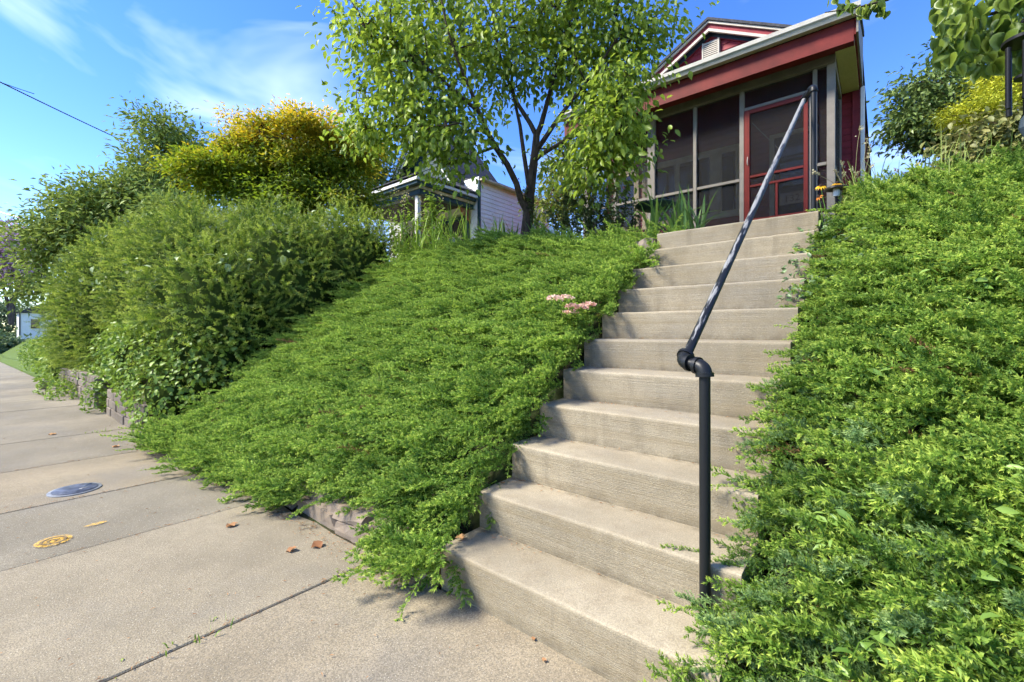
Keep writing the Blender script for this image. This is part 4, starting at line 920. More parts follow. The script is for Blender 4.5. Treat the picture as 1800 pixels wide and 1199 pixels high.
# ------------------------------------------------------------------ trees behind
M['maple'] = leafmat('turning_maple_leaf', (.20, .285, .016), (.95, .58, .030), rough=.55, trans=.5)
def px_blob(x, y, rx, ry, D, nc, dd=0): s = D / 779.6; return (at(x, y, D + dd), np.array([rx * s, rx * s * .8, ry * s]), nc)
def simple_limbs(xb, yb, tops, D, r0):
    L = []; b = at(xb, yb, D)
    for x, y, dd in tops:
        e = at(x, y, D + dd); mid = b * .55 + e * .45 + np.array([0, 0, .12 * np.linalg.norm(e - b)]); L.append(([b - np.array([0, 0, .25]), b * .8 + mid * .2 + np.array([0, 0, .06]), mid, e], [r0, r0 * .85, r0 * .5, r0 * .15]))
    return L
_r5 = np.random.default_rng(5)
PADS = [(at(515, 290, 9), np.array([1.15, .9, .80]), 120), (at(395, 318, 8.6), np.array([.70, .6, .40]), 44), (at(600, 300, 9), np.array([.55, .6, .60]), 34), px_blob(490, 345, 140, 32, 9, 70), px_blob(600, 335, 60, 34, 9, 26), px_blob(500, 375, 170, 22, 9, 60), px_blob(640, 365, 40, 26, 9, 16)]
for cx_, cy_, D_, R3, n_ in ((515, 285, 9, (1.18, .95, .86), 34), (395, 315, 8.6, (.72, .6, .42), 13), (605, 292, 9, (.52, .6, .66), 8)):
    for q_ in rnd_dir(n_, _r5):
        q_[2] = abs(q_[2]) - .12; s_ = _r5.uniform(.6, 1.35); PADS.append((at(cx_, cy_, D_) + q_ * np.array(R3) * _r5.uniform(.92, 1.08), np.array([.27, .27, .15]) * s_, int(3 + 6 * s_)))
PADS += [px_blob(410, 200, 7, 20, 9, 3), px_blob(522, 192, 7, 12, 9, 2), px_blob(575, 205, 16, 10, 9, 3)]
def maple_tint(p, c, rad, r): t = (p[:, 2] - 3.9) / 1.9; return np.clip(-.03 + .78 * np.clip(t, 0, 1) ** 1.5 + r.normal(0, .08, len(p)) + r.normal(0, .17), 0, 1)
tree('maple_tree', 'rounded fine leaved maple with orange gold top behind the hedge', 'tree', at(560, 380, 9), simple_limbs(560, 365, [(510, 230, 0), (440, 260, .2), (400, 310, -.4), (600, 260, .2), (560, 220, -.2), (520, 280, .4)], 9, .10), PADS, 78, .090, .40, M['maple'], M['bark'], LEAF4, .17, .25, .8, maple_tint, 51, twig=.006, fill=.5, flat=.5)
M['green_a'] = leafmat('grey_green_leaf', (.11, .17, .032), (.37, .46, .095), rough=.5, trans=.3)
M['green_b'] = leafmat('olive_leaf', (.10, .14, .022), (.32, .36, .06), rough=.5, trans=.35)
M['green_c'] = leafmat('dark_green_leaf', (.05, .10, .022), (.22, .29, .08), rough=.38, trans=.25)
M['gold'] = leafmat('golden_conifer', (.19, .25, .014), (.66, .66, .055), rough=.5, trans=.3)
M['bronze'] = leafmat('bronze_leaf', (.12, .15, .035), (.28, .26, .09), rough=.5, trans=.3)
M['far'] = leafmat('far_leaf', (.08, .13, .05), (.20, .27, .12), rough=.6, trans=.2)
M['lilac'] = leafmat('lilac_blossom', (.42, .22, .42), (.74, .54, .74), rough=.6, trans=.3)
tree('ash_tree', 'feathery green tree rising behind the maple below the cable', 'tree', at(300, 400, 15), simple_limbs(300, 400, [(285, 220, 0), (330, 250, 0), (260, 260, .3), (250, 330, 0)], 15, .12), [px_blob(285, 235, 48, 38, 15, 26), px_blob(330, 262, 45, 30, 15, 22), px_blob(255, 285, 24, 30, 15, 10), px_blob(290, 330, 70, 45, 15, 60), px_blob(250, 345, 50, 28, 14.5, 24)], 66, .19, .40, M['green_a'], M['bark'], LEAF4, .30, .3, .7, seed=61, twig=.012)
tree('grey_green_tree', 'grey green leafy tree sloping down behind the hedge at left', 'tree', at(170, 480, 14), simple_limbs(190, 480, [(230, 340, 0), (170, 360, 0), (110, 370, .2), (80, 420, 0)], 14, .10), [px_blob(235, 350, 62, 38, 14, 50), px_blob(165, 355, 55, 36, 14, 44), px_blob(110, 385, 48, 38, 14, 36), px_blob(75, 440, 42, 45, 14, 34), px_blob(180, 420, 90, 50, 14, 60), px_blob(55, 505, 26, 25, 13.5, 12), px_blob(300, 375, 45, 25, 12.5, 26)], 66, .18, .44, M['green_a'], M['bark_grey'], LEAF4, .30, .2, .7, seed=62, twig=.011)
cm = tree('crape_myrtle', 'lilac flowering crape myrtle at the left edge', 'tree', at(20, 560, 18), simple_limbs(20, 560, [(20, 420, 0), (-20, 440, 0), (50, 430, .2)], 18, .08), [px_blob(15, 450, 55, 50, 18, 50), px_blob(-40, 460, 50, 50, 18, 30), px_blob(50, 470, 30, 45, 18, 18), px_blob(10, 405, 30, 12, 18, 8)], 40, .16, .5, M['green_b'], M['bark_grey'], LEAF4, .30, .1, .7, seed=63, twig=.012)
r = np.random.default_rng(64); cl = []
for c, rad, k in [px_blob(15, 445, 58, 52, 18, 0), px_blob(-40, 455, 52, 52, 18, 0), px_blob(48, 465, 34, 42, 18, 0)]:
    for q in rnd_dir(60, r) * rad * r.uniform(.8, 1.05, (60, 1)) + c: cl.append(q + r.normal(0, .13, (26, 3)))
cl = np.concatenate(cl); leaf_part('blossoms', LEAF4, cl, rnd_dir(len(cl), r), rnd_dir(len(cl), r), .12, .10, r.random(len(cl)), M['lilac'], cm)
tree('olive_tree', 'thin olive leaved tree between the maple and the white house', 'tree', at(655, 380, 13), simple_limbs(655, 370, [(640, 240, 0), (670, 280, .3)], 13, .09), [px_blob(650, 290, 46, 55, 13, 46), px_blob(615, 235, 30, 26, 13, 12), px_blob(680, 330, 24, 28, 13, 12)], 55, .13, .5, M['green_b'], M['bark'], LEAF4, .25, .3, .7, seed=65, twig=.009)
tree('side_yard_tree', 'slender yellow green tree in the gap between the two houses', 'tree', at(1000, 400, 11), simple_limbs(990, 400, [(985, 300, 0), (1010, 280, .2), (965, 320, 0), (1000, 240, 0)], 11, .05), [px_blob(985, 300, 46, 36, 11, 26), px_blob(1005, 255, 30, 34, 11, 14), px_blob(975, 360, 40, 32, 10.5, 30), px_blob(1015, 345, 26, 30, 11, 14)], 44, .11, .5, M['green_b'], M['bark'], LEAF4, .22, .4, .7, seed=66, twig=.008)
tree('walnut_tree', 'dark glossy tree behind the bank right of the red house', 'tree', at(1690, 330, 11), simple_limbs(1700, 330, [(1650, 180, 0), (1600, 200, 0), (1690, 100, .3), (1620, 240, 0), (1640, 140, 0)], 11, .10), [px_blob(1650, 190, 66, 60, 11, 70), px_blob(1600, 200, 34, 30, 11, 18), px_blob(1610, 150, 36, 18, 11, 12), px_blob(1690, 110, 48, 70, 11, 44), px_blob(1640, 240, 44, 28, 11, 22), px_blob(1590, 225, 22, 16, 11, 6), px_blob(1760, 110, 70, 80, 11.5, 40)], 50, .15, .45, M['green_c'], M['bark'], LEAF4, .22, .5, .6, seed=67, twig=.009)
tree('golden_cypress', 'bright golden conifer in front of the dark tree at right', 'tree', at(1790, 330, 7), simple_limbs(1800, 330, [(1760, 190, 0), (1800, 150, 0), (1840, 180, 0)], 7, .07), [px_blob(1775, 175, 78, 42, 7, 90), px_blob(1730, 195, 50, 26, 6.9, 36), px_blob(1800, 130, 60, 34, 7, 50), px_blob(1850, 170, 70, 55, 7, 60)], 80, .065, .34, M['gold'], M['bark'], LEAF4, .12, .15, .9, seed=68, twig=.005, flat=.5)
tree('bronze_maple', 'small bronze leaved maple above the right bank grasses', 'tree', at(1760, 330, 5.6), simple_limbs(1760, 310, [(1720, 235, 0), (1770, 230, 0), (1810, 230, 0)], 5.6, .04), [px_blob(1735, 235, 50, 24, 5.6, 26), px_blob(1785, 228, 42, 26, 5.5, 26), px_blob(1700, 265, 30, 22, 5.6, 14), px_blob(1760, 270, 70, 20, 5.5, 26)], 30, .09, .62, M['bronze'], M['bark'], LEAF8, .13, .45, .6, seed=69, twig=.004)
for k, (x, y, rx, ry, D, lb_) in enumerate(((12, 560, 34, 36, 75, 'hazy green trees down the street behind the distant house'), (-40, 550, 40, 50, 70, 'far street tree at the very left edge'), (58, 570, 34, 38, 90, 'far rounded tree between the hedge and the distant house'), (5, 610, 20, 12, 60, 'low far shrub beside the distant fence'))):
    tree('far_tree', lb_, 'tree', at(x, 605, D), simple_limbs(x, 605, [(x, y, 0), (x - rx * .5, y, 0)], D, .25), [px_blob(x, y, rx, ry, D, 70)], 26, .55, .6, M['far'], M['bark_grey'], LEAF4, .9, .2, .7, seed=80 + k, group='trees far down the street', twig=.04)

# ------------------------------------------------------------------ redbud branch overhead and wind chime
M['redbud'] = leafmat('redbud_leaf', (.09, .15, .018), (.28, .36, .045), rough=.4, trans=.5)
rb = empty('redbud_tree', (3.5, 2.3, 2.2), 'redbud with large heart shaped leaves hanging into the top right corner', 'tree')
mb = MB(); mb.tube([(3.5, 2.3, 1.9), (3.45, 2.3, 2.6), (3.35, 2.25, 3.4), (3.25, 2.2, 4.2)], [.09, .08, .06, .04], 8)
BR = [([(3.35, 2.25, 3.4), at(1900, -60, 3.0), at(1800, 10, 2.9), at(1720, 30, 2.85), at(1660, 60, 2.8)], [.03, .022, .014, .009, .004]), ([(3.25, 2.2, 4.2), at(1800, -120, 3.2), at(1640, -40, 3.2), at(1560, 0, 3.2), at(1500, 15, 3.2), at(1450, 22, 3.2)], [.03, .02, .012, .008, .005, .003]), ([at(1850, -30, 2.95), at(1780, 60, 2.8), at(1730, 80, 2.75), at(1680, 95, 2.7)], [.012, .008, .006, .003])]
for pts, rad in BR: mb.tube(pts, rad, 6)
mb.build('trunk', M['bark'], rb, True)
hm = [mesh_np('leaf', HEART[0] * s, [np.array(HEART[1])], M['redbud'], attrs={'tint': np.full(len(HEART[0]), tv)}, smooth=True) for s, tv in ((.088, .35), (.076, .6), (.096, .1), (.070, .85))]
def hang(o, p, d, nrm, s):
    Rm = frames(np.array([d]), np.array([nrm]))[0]; m4 = Matrix.Identity(4)
    for a in range(3):
        for b in range(3): m4[a][b] = float(Rm[a][b] * s)
        m4[a][3] = float(p[a])
    o.matrix_basis = m4
r = np.random.default_rng(71)
spots = [(r.uniform(1650, 1840), r.uniform(-30, 118), r.uniform(2.5, 3.0)) for _ in range(170)] + [(r.uniform(1645, 1800), r.normal(60, 38), r.uniform(2.5, 2.9)) for _ in range(80)] + [(r.uniform(1432, 1545), r.normal(14, 9), r.uniform(3.1, 3.3)) for _ in range(26)] + [(1622 + r.uniform(-3, 8), 108 + r.uniform(-6, 6), 2.7) for _ in range(3)] + [(r.uniform(1535, 1560), r.uniform(0, 25), 3.2) for _ in range(6)]
for x, y, D in spots:
    if y > 120 - max(0, 1690 - x) * .5 or (1560 < x < 1640 and y < 90): continue
    o = link('leaf', hm[r.integers(0, 4)], rb); hang(o, at(x, y, D), np.array([r.normal(0, .45), r.normal(0, .45), -1.0]), rnd_dir(1, r)[0] + np.array([-.4, -.8, .5]), r.uniform(.65, 1.12) * (.85 if D > 3.05 else 1))
wc = empty('wind_chime', at(1803, 70, 2.42), 'black wind chime hanging from the redbud at the right edge', 'wind chime')
c = at(1803, 70, 2.42); disc('top_plate', tuple(c), .092, -.008, .010, M['black_metal'], 32, wc)
for k in range(6):
    a = k * math.pi / 3 + .35; q = c + np.array([.072 * math.cos(a), .072 * math.sin(a), 0]); L = .40 - .022 * k
    MB().tube([q + [0, 0, -.03], q + [0, 0, -.03 - L]], .0125, 12).build('tube', M['black_metal'], wc, True); MB().tube([q + [0, 0, .0], q + [0, 0, -.04]], .0015, 4).build('cord', M['black_metal'], wc)
MB().tube([c, c + [0, 0, .30]], .002, 4).build('cord', M['black_metal'], wc); MB().tube([c, c + [0, 0, -.42]], .0015, 4).build('cord', M['black_metal'], wc)
disc('striker', tuple(c + [0, 0, -.20]), .045, -.008, .008, M['black_metal'], 20, wc); MB().lathe([(0, 0), (.020, -.03), (.028, -.08), (.0, -.15)], tuple(c + [0, 0, -.40]), 12).build('sail', paint('blue_grey_sail', (.03, .045, .06), .6), wc)

# ------------------------------------------------------------------ plants of the front yard
M['blade'] = leafmat('iris_blade', (.06, .13, .028), (.20, .33, .07), rough=.42, trans=.3)
M['lily'] = leafmat('daylily_blade', (.12, .22, .025), (.33, .46, .07), rough=.42, trans=.35)
M['grass'] = leafmat('tall_grass', (.10, .17, .025), (.34, .40, .10), rough=.5, trans=.35)
M['rose'] = leafmat('rose_leaf', (.065, .105, .035), (.22, .27, .095), rough=.4, trans=.2)
M['rosehip'] = leafmat('rose_bloom', (.30, .030, .030), (.55, .16, .13), rough=.5)
M['yellow'] = leafmat('yellow_petal', (.75, .36, .010), (.86, .52, .015), rough=.5, trans=.3)
M['cone'] = flat('dark_flower_cone', (.030, .014, .010), .8)
M['sedum'] = leafmat('sedum_bloom', (.66, .30, .24), (.88, .70, .52), rough=.8, trans=.15)
M['straw'] = leafmat('straw', (.32, .28, .14), (.55, .50, .30), rough=.7, trans=.3)
def blades(parent, pts, n, Lr, w, mat, seed, fan=.5, arch=.9, name='blade', joined=False):
    """sword leaves: each a curved strip of its own"""
    r = np.random.default_rng(seed); Vs, Fs, Ts = [], [], []
    for k in range(n):
        b = np.asarray(pts[r.integers(0, len(pts))]) + np.append(r.normal(0, .035, 2), 0); L = r.uniform(*Lr); az = r.uniform(0, 6.283); lean = abs(r.normal(0, fan)); ca, sa = math.cos(az), math.sin(az)
        V = []; tw = r.normal(0, .5); p = np.array(b, float); th = math.pi / 2 - lean * .5; S = 7
        for i in range(S + 1):
            t = i / S; ww = w * (.75 + .5 * t if t < .4 else (1 - ((t - .4) / .6) ** 2.2) * .95 + .02) * .5
            sd = np.array([-sa, ca, 0]) * math.cos(tw) + np.array([ca, sa, 0]) * math.sin(tw) * .6; V += [p - sd * ww + np.array([ca, sa, 0]) * ww * .25, p, p + sd * ww + np.array([ca, sa, 0]) * ww * .25]
            p = p + np.array([ca * math.cos(th), sa * math.cos(th), math.sin(th)]) * L / S; th -= lean * arch * (.15 + t) * .62
        F = []
        for i in range(S): a = i * 3; F += [(a, a + 1, a + 4, a + 3), (a + 1, a + 2, a + 5, a + 4)]
        tn = np.full(len(V), np.clip(r.normal(.5, .25), 0, 1))
        if joined: Fs.append(np.array(F) + sum(map(len, Vs))); Vs.append(np.array(V)); Ts.append(tn)
        else: link(name, mesh_np(name, np.array(V), [np.array(F)], mat, True, {'tint': tn}), parent)
    if joined: o = link(name, mesh_np(name, np.concatenate(Vs), [np.concatenate(Fs)], mat, True, {'tint': np.concatenate(Ts)}), parent); return o
def gz(p, up=0.0): return np.array([p[0], p[1], float(terr(p[0], p[1], False)) + up])
ir = empty('iris_clump', gz(at(1195, 405, 5.0)), 'clump of broad sword shaped iris leaves beside the top step', 'plant')
blades(ir, [gz(at(x, 405, D), .0) + [0, 0, .12] for x, D in ((1150, 5.2), (1175, 5.1), (1195, 5.0), (1215, 5.0), (1235, 5.0))], 60, (.45, .78), .036, M['blade'], 1, .8, .8)
dl = empty('daylily_clump', gz(at(760, 460, 6.2)), 'arching light green daylily clump at the top of the juniper bank', 'plant')
blades(dl, [at(x, y, D) for x, y, D in ((705, 470, 6.4), (735, 472, 6.3), (765, 470, 6.2), (795, 462, 6.2), (820, 452, 6.2), (740, 455, 6.6), (780, 445, 6.6))], 150, (.5, .9), .022, M['lily'], 2, .85, 1.0)
dk = empty('iris_clump', gz(at(870, 430, 6.3)), 'dark upright iris leaves at the foot of the white house corner left of the tree', 'plant')
blades(dk, [at(x, 438, D) for x, D in ((850, 6.6), (865, 6.6), (880, 6.5), (900, 6.2), (940, 5.9))], 60, (.28, .55), .026, M['blade'], 3, .55, .8)
def stems_plant(name, label, cat, bases, hts, leafmat_, seed, L=.07, asp=.45, nl=16, lean=.25, flower=None, parent=None):
    r = np.random.default_rng(seed); t = empty(name, bases[0], label, cat); mb = MB(); P, D, N_ = [], [], []; FP = []
    for b, h in zip(bases, hts):
        b = np.asarray(b, float); e = b + np.append(r.normal(0, lean, 2) * h, h); pts = branchy(mb, b, e, .006, .002, 6, .07, r, 4)
        for k in range(nl):
            q = b + (e - b) * r.uniform(.15, 1.0) + r.normal(0, .02, 3); P.append(q); D.append(np.append(r.normal(0, 1, 2), r.normal(-.1, .4))); N_.append(np.append(r.normal(0, .4, 2), 1))
        FP.append(e)
    mb.build('stems', M['grass'] if leafmat_ is None else M['bark'], t); P, D, N_ = np.array(P), np.array(D), np.array(N_)
    if leafmat_ is not None: Ls = L * r.uniform(.6, 1.25, len(P)); leaf_part('leaves', LEAF8, P, D, N_, Ls, Ls * asp, np.clip(r.normal(.5, .2, len(P)), 0, 1), leafmat_, t)
    return t, FP, r
r = np.random.default_rng(90)
bs = [at(r.uniform(645, 775), r.uniform(440, 470), r.uniform(6.4, 7.0)) for _ in range(34)]
t, fp, r2 = stems_plant('tall_perennials', 'loose tall leafy perennials with pale seed heads in front of the white porch', 'plant', bs, list(r.uniform(.4, .9, 34)), M['lily'], 91, .085, .38, 18, .22)
q = np.concatenate([p + r2.normal(0, .03, (14, 3)) for p in fp[::3]]); leaf_part('seed_heads', LEAF4, q, rnd_dir(len(q), r2), rnd_dir(len(q), r2), .03, .02, r2.random(len(q)), M['straw'], t)
bs = [at(r.uniform(745, 775), 440, r.uniform(7.6, 7.9)) for _ in range(16)]
stems_plant('porch_vine', 'leafy vine climbing the corner post of the white porch', 'vine', bs, list(r.uniform(.7, 1.15, 16)), M['vine'], 92, .08, .7, 26, .04)
rbk = [gz(at(r.uniform(965, 1105), 410, r.uniform(5.6, 6.3))) for _ in range(34)]
t, fp, r2 = stems_plant('rose_bush', 'dark twiggy rose bush with reddish tips left of the bird bath', 'bush', rbk, list(r.uniform(.5, 1.0, 34)), M['rose'], 93, .060, .6, 130, .32)
leaf_part('red_tips', LEAF8, *(lambda q: (q, rnd_dir(len(q), r2), rnd_dir(len(q), r2)))(np.concatenate([p + r2.normal(0, .045, (5, 3)) for p in fp])), .035, .018, r2.random(len(fp) * 5), M['rosehip'], t)
# bird bath
M['verdigris'] = paint('verdigris', (.050, .085, .070), .45, .25)
bb = empty('bird_bath', gz(at(1152, 400, 5.7)), 'dark metal bird bath with wide shallow bowl in front of the porch', 'bird bath')
c = at(1152, 362, 5.7); g0 = float(terr(c[0], c[1], False))
MB().lathe([(.0, -.07), (.06, -.075), (.16, -.05), (.235, -.005), (.250, .012), (.256, .012), (.254, .002), (.20, -.035), (.10, -.058), (0, -.062)][::1], tuple(c), 36).build('bowl', M['verdigris'], bb, True)
MB().lathe([(.05, -.07), (.035, -.11), (.030, -.20), (.045, -.26), (.032, -.32), (.030, (g0 - c[2]) * .9), (.09, g0 - c[2] + .03), (.14, g0 - c[2])], tuple(c), 20).build('pedestal', M['greentrim'], bb, True)
# sedum with pink heads
sp_ = onX(1010, 590, -.07); sed = empty('sedum_plant', tuple(sp_), 'sedum with dusty pink flower heads in the juniper beside the stairs', 'plant')
r = np.random.default_rng(95); mb = MB(); heads = [(975, 527), (994, 526), (1006, 541), (1022, 543), (1034, 537), (1003, 551)]; P, D, N_ = [], [], []
for k, (x, y) in enumerate(heads):
    h = onX(x, y, -.04 + r.normal(0, .02)); branchy(mb, sp_ + np.append(r.normal(0, .03, 2), -.12), h, .005, .003, 4, .05, r, 4)
    for j in range(16): q = sp_ + (h - sp_) * r.uniform(-.2, .85) + r.normal(0, .02, 3); P.append(q); D.append(np.append(r.normal(0, 1, 2), .1)); N_.append((0, 0, 1) + r.normal(0, .3, 3))
    q = []; 
    while len(q) < 110:
        s = r.normal(0, 1, 3); s /= np.linalg.norm(s); s[2] = abs(s[2]); q.append(h + s * np.array([.052, .052, .024]) * r.uniform(.8, 1.05))
    leaf_part('flower_head', LEAF4, np.array(q), rnd_dir(110, r) + [0, 0, .6], rnd_dir(110, r), .015, .014, np.clip(r.normal(.65 if k < 2 else .30, .2, 110), 0, 1), M['sedum'], sed)
mb.build('stems', M['lily'], sed); leaf_part('leaves', LEAF8, np.array(P), np.array(D), np.array(N_), .05, .028, r.random(len(P)), M['vine'], sed)
# solar path light and black-eyed Susans right of the top steps
pc = at(1470, 331, 3.40); pb = bank(pc[0], pc[1]); lamp = empty('path_light', (pc[0], pc[1], float(pb)), 'small solar path light with round black cap behind the yellow flowers', 'path light')
MB().lathe([(0, .022), (.03, .020), (.074, .002), (.078, -.008), (.070, -.008), (.03, .004), (0, .006)], tuple(pc), 28).build('cap', M['black_metal'], lamp, True)
MB().lathe([(.020, -.004), (.024, -.03), (.022, -.062), (.0, -.064)], tuple(pc), 16).build('lens', flat('clear_lens', (.5, .52, .54), .15, .6), lamp, True); MB().tube([pc + [0, 0, -.06], [pc[0], pc[1], float(pb) - .05]], .009, 8).build('stake', M['black_metal'], lamp)
def daisy(x, y, D, R0, n, label, mat, tilt):
    c = at(x, y, D); b = np.array([c[0] + .02, c[1] + .03, float(bank(c[0], c[1])) + .02]); t = empty('coneflower', tuple(b), label, 'flower'); mb = MB(); branchy(mb, b, c, .0035, .0025, 5, .06, rng, 5); mb.build('stem', M['lily'], t)
    ax = unit(np.array(tilt)); u = unit(np.cross(ax, [0, 0, 1.0])); w = np.cross(ax, u)
    for k in range(n):
        a = 2 * math.pi * k / n; d = u * math.cos(a) + w * math.sin(a) - ax * .35; link('petal', leaf_mesh('petal', LEAF8, np.array([c + d * .006]), np.array([d]), np.array([ax]), R0, R0 * .34, rng.random(1), mat), t)
    MB().lathe([(.0, .016), (.008, .013), (.0115, .004), (.010, -.004)], tuple(c), 10).build('cone', M['cone'], t, True)
    lp = np.array([b + (c - b) * s for s in (.15, .35, .5, .25, .6)]); leaf_part('leaves', LEAF8, lp, rnd_dir(5), np.tile([0, 0, 1.0], (5, 1)), .06, .02, .4, M['vine'], t)
daisy(1443, 327, 3.30, .038, 12, 'yellow black-eyed flower nearest the door beside the handrail top', M['yellow'], (.1, -.6, .9)); daisy(1472, 322, 3.38, .036, 12, 'yellow black-eyed flower in front of the path light cap', M['yellow'], (.2, -.4, 1)); daisy(1439, 346, 3.25, .026, 9, 'small orange flower low beside the top step', leafmat('orange_petal', (.62, .16, .01), (.75, .26, .02)), (-.5, -.6, .6))
daisy(1491, 334, 3.45, .026, 8, 'half hidden yellow flower right of the path light', M['yellow'], (.2, -.4, 1))
# dry lavender stalks against the red corner
lv = empty('lavender', tuple(at(1500, 345, 3.5)), 'dry lavender stalks leaning in front of the red house corner', 'plant'); mb = MB(); r = np.random.default_rng(97); P = []
for x, y in ((1513, 222), (1430, 303), (1478, 285), (1483, 305), (1497, 297), (1507, 303), (1466, 300), (1530, 255), (1524, 245), (1534, 290), (1527, 270)):
    e = at(x, y, r.uniform(3.4, 3.7)); b = at(1505 + r.uniform(-14, 16), 348, 3.55); branchy(mb, b, e, .0026, .0014, 6, .06, r, 4)
    for k in range(5): P.append(e - (e - b) * .035 * k * r.uniform(.5, 1) + r.normal(0, .006, (4, 3)))
mb.build('stalks', M['straw'], lv); P = np.concatenate(P); leaf_part('buds', LEAF4, P, rnd_dir(len(P), r) + [0, 0, .8], rnd_dir(len(P), r), .018, .011, r.random(len(P)), M['straw'], lv)
# tall grass along the top of the right bank, ivy by the steps, bindweed in the juniper
gs = empty('grass_tufts', (2.0, 3.2, 2.4), 'tall wispy grass tufts along the top of the right bank', 'grass')
r = np.random.default_rng(98); gp = [np.array([x, y, float(bank(x, y)) + .08]) for x, y in zip(r.uniform(1.35, 3.2, 60), r.uniform(2.75, 3.4, 60))]
blades(gs, gp, 300, (.16, .46), .0075, M['grass'], 99, .75, 1.1, joined=True)['kind'] = 'stuff'
iv = empty('vinca_patch', (1.3, 2.4, 1.9), 'small dark leaved vinca trailing beside the upper right steps', 'ground cover')
n = 900; x = r.uniform(1.10, 1.55, n); y = r.uniform(1.75, 2.85, n); P = np.stack([x, y, bank(x, y) + .10 + .13 * r.random(n) + .05 * vnoise(x, y, 4, 2)], -1)
leaf_part('leaves', LEAF8, P, np.stack([r.normal(-.3, .8, n), r.normal(-.4, .8, n), r.normal(-.2, .4, n)], -1), np.stack([r.normal(-.2, .4, n), r.normal(-.5, .4, n), np.ones(n)], -1), .042, .024, np.clip(r.normal(.5, .25, n), 0, 1), leafmat('vinca_leaf', (.035, .075, .028), (.17, .25, .10), rough=.35, trans=.2), iv)
M['bind'] = leafmat('bindweed_leaf', (.10, .20, .030), (.26, .40, .080), rough=.42, trans=.35)
def bindweed(label, pts, nlf, seed, L=.055):
    r = np.random.default_rng(seed); t = empty('bindweed', tuple(pts[0]), label, 'weed'); mb = MB(); mb.tube(pts, .0016, 4); mb.build('stem', M['lily'], t); pts = np.array(pts)
    for k in range(nlf):
        s = r.uniform(0, len(pts) - 1.01); i = int(s); q = pts[i] + (pts[i + 1] - pts[i]) * (s - i) + r.normal(0, .015, 3); l = L * r.uniform(.6, 1.3)
        link('leaf', leaf_mesh('leaf', LEAF8, np.array([q]), np.array([np.append(r.normal(0, .8, 2), r.normal(-.1, .35))]), np.array([r.normal(0, .35, 3) + [-.2, -.5, .8]]), l, l * .42, np.array([r.random()]), M['bind']), t)
def on_bank(x, y, lift=.30):
    for D in np.arange(.9, 6, .01):
        p = at(x, y, D)
        if p[2] < float(bank(p[0], p[1])) + lift * (p[0] > SW - .2): return p
    return at(x, y, 2)
bindweed('bright bindweed trailing at the bottom right of the bank', [on_bank(x, y) for x, y in ((1490, 1175), (1510, 1130), (1545, 1110), (1590, 1120), (1640, 1100), (1690, 1125), (1740, 1100), (1795, 1130))], 34, 1, .046)
bindweed('bindweed hanging among the juniper at the right edge', [on_bank(x, y) for x, y in ((1790, 840), (1760, 850), (1730, 880), (1745, 930), (1760, 985), (1730, 1010), (1700, 985))], 34, 2, .044)
bindweed('bindweed strand across the middle of the right juniper', [on_bank(x, y) for x, y in ((1450, 690), (1480, 660), (1530, 650), (1590, 640), (1640, 610), (1690, 630))], 24, 3, .05)
bindweed('bindweed sprig beside the handrail post in the juniper', [on_bank(x, y) for x, y in ((1440, 960), (1450, 930), (1470, 900), (1500, 880), (1540, 870))], 16, 4, .045)
bindweed('bindweed with pale leaves high on the right bank', [on_bank(x, y) for x, y in ((1560, 470), (1600, 450), (1650, 480), (1690, 470), (1740, 500), (1790, 470))], 26, 5, .06)

# ------------------------------------------------------------------ small things
st = empty('garden_stake', gz(at(968, 415, 5.6)), 'pointed pale wooden stake at the top of the left bank', 'stake'); c = at(968, 398, 5.6)
MB().prism([(c[0] - .05, c[2] - .25), (c[0] + .05, c[2] - .25), (c[0] + .045, c[2] - .06), (c[0], c[2]), (c[0] - .045, c[2] - .06)], 1, c[1] - .012, c[1] + .012).build('board', M['whiteweather'], st)
es = empty('edging_rock', (-.16, 2.62, 1.95), 'tan rock set against the left end of the top step', 'rock'); rough_stone(MB(), (-.14, 2.64, 1.88), .26, .22, .17, 77, .1).build('rock', M['stone'], es)
M['dry'] = leafmat('dry_leaf', (.22, .09, .035), (.46, .26, .12), rough=.8, trans=.15)
_lr = [1.0, .72, .95, .60, .55, .50, .48, .55, .85, .66]
STAR = (np.array([(0, 0, 0)] + [(_lr[k] * math.cos(k * math.pi / 5), _lr[k] * math.sin(k * math.pi / 5), (.10, .30, .05, .38, .2, .02, .25, .35, .08, .28)[k]) for k in range(10)]), [(0, k + 1, (k + 1) % 10 + 1) for k in range(10)])
r = np.random.default_rng(101)
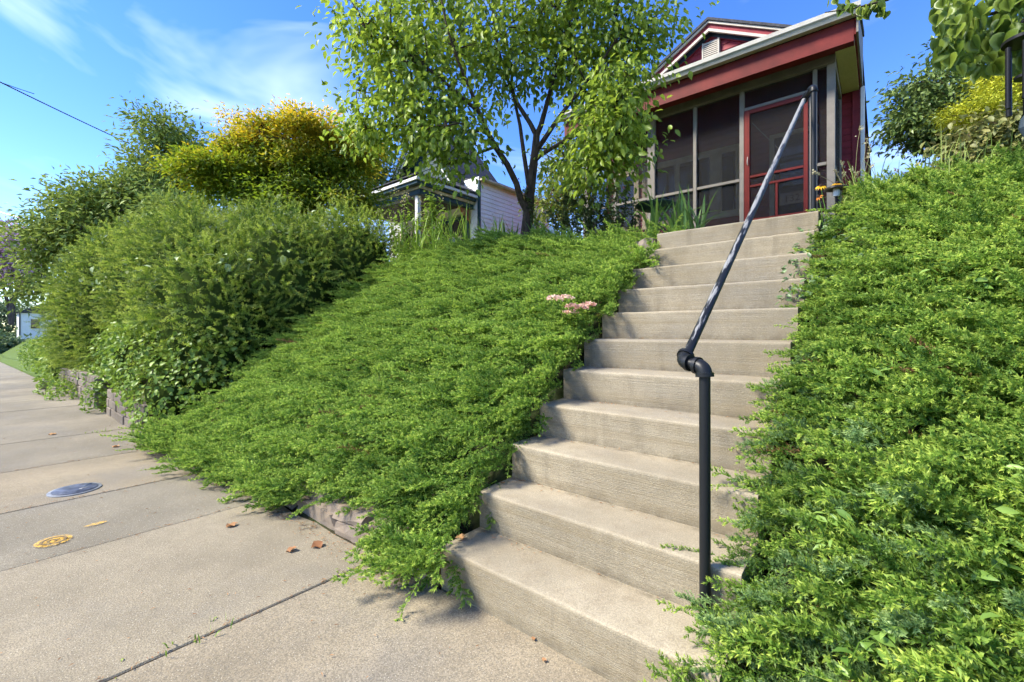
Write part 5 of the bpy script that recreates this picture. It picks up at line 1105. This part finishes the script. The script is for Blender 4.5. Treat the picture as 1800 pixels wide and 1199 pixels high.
for lb_, x, y, z, s, tv in (('curled tan leaf on the left end of the bottom step', 812, 945, .20, .036, .9), ('brown leaf caught on the corner of the bottom step', 770, 972, .19, .03, .7), ('small dry leaf at the back of the second step', 884, 849, .39, .020, .6), ('red brown leaf at the juniper edge on the sidewalk', 560, 960, .004, .05, .05), ('brown leaf under the juniper edge on the sidewalk', 405, 925, .004, .045, .5), ('small dark leaf left of the red brown leaf', 510, 968, .004, .04, .3), ('tiny dry leaf before the bottom riser', 940, 1122, .004, .016, .4), ('tiny tan leaf on the sidewalk near the stairs', 955, 1160, .004, .014, .6), ('dry leaf at the slab joint by the edging', 690, 1012, .004, .022, .2), ('small leaf far up the sidewalk by the wall', 205, 785, .004, .05, .9), ('pale leaf further up the sidewalk', 90, 764, .004, .05, 1.0), ('dry leaf at the foot of the edging', 300, 795, .004, .05, .6)):
    d = ray(x, y); p = CAM + d * ((z - CAM[2]) / d[2]); tag(leaf_part('dry_leaf', STAR, np.array([p]), rnd_dir(1, r) * [1, 1, .2], np.array([[r.normal(0, .1), r.normal(0, .1), 1]]), s, s * .8, np.array([tv]), M['dry']), lb_, 'leaf', 'dry leaves')
# needles, chaff and twigs along the edges
P, D = [], []
for k in range(800):
    x = r.uniform(-4.6, -.05); y = slab_back(x) - abs(r.normal(0, .07)) - .01; P.append((x, y, .006)); D.append((r.normal(), r.normal(), .05))
for k in range(160):
    i = r.integers(1, 7); x = abs(r.normal(0, .25)) if r.random() < .6 else r.uniform(0, 1.2); P.append((min(x, 1.2), TREAD * i - abs(r.normal(0, .03)) - .005, RISE * i + .008)); D.append((r.normal(), r.normal(), .05))
for k in range(260): P.append((r.uniform(-6, 1.3), r.uniform(-1.4, -.1), .006)); D.append((r.normal(), r.normal(), .05))
for k in range(260): P.append((r.choice(SJ[2:6]) + r.normal(0, .012), r.uniform(-1.4, -.1), .006)); D.append((r.normal() * .3, r.normal(), .02))

n = len(P); tag(leaf_part('debris', LEAF4, np.array(P), np.array(D), np.tile([0, 0, 1.0], (n, 1)) + r.normal(0, .2, (n, 3)), r.uniform(.008, .024, n), .004, r.random(n), M['dry']), 'scattered chaff and twigs on the sidewalk and steps', 'debris', kind='stuff')
jw = empty('joint_weeds', (-.8, -.9, 0), 'small weed tufts in the sidewalk joint', 'weeds')
for k, (x, y, n) in enumerate(((-.50, -.80, 10), (-.47, -.18, 12), (-5.55, -.5, 26), (-.45, -.95, 5))): blades(jw, [np.array([x + r.normal(0, .02), y + r.normal(0, .06), 0.0]) for _ in range(4)], n, (.02, .05), .006, M['lily'], 110 + k, 1.2, 1.0, 'tuft', True)
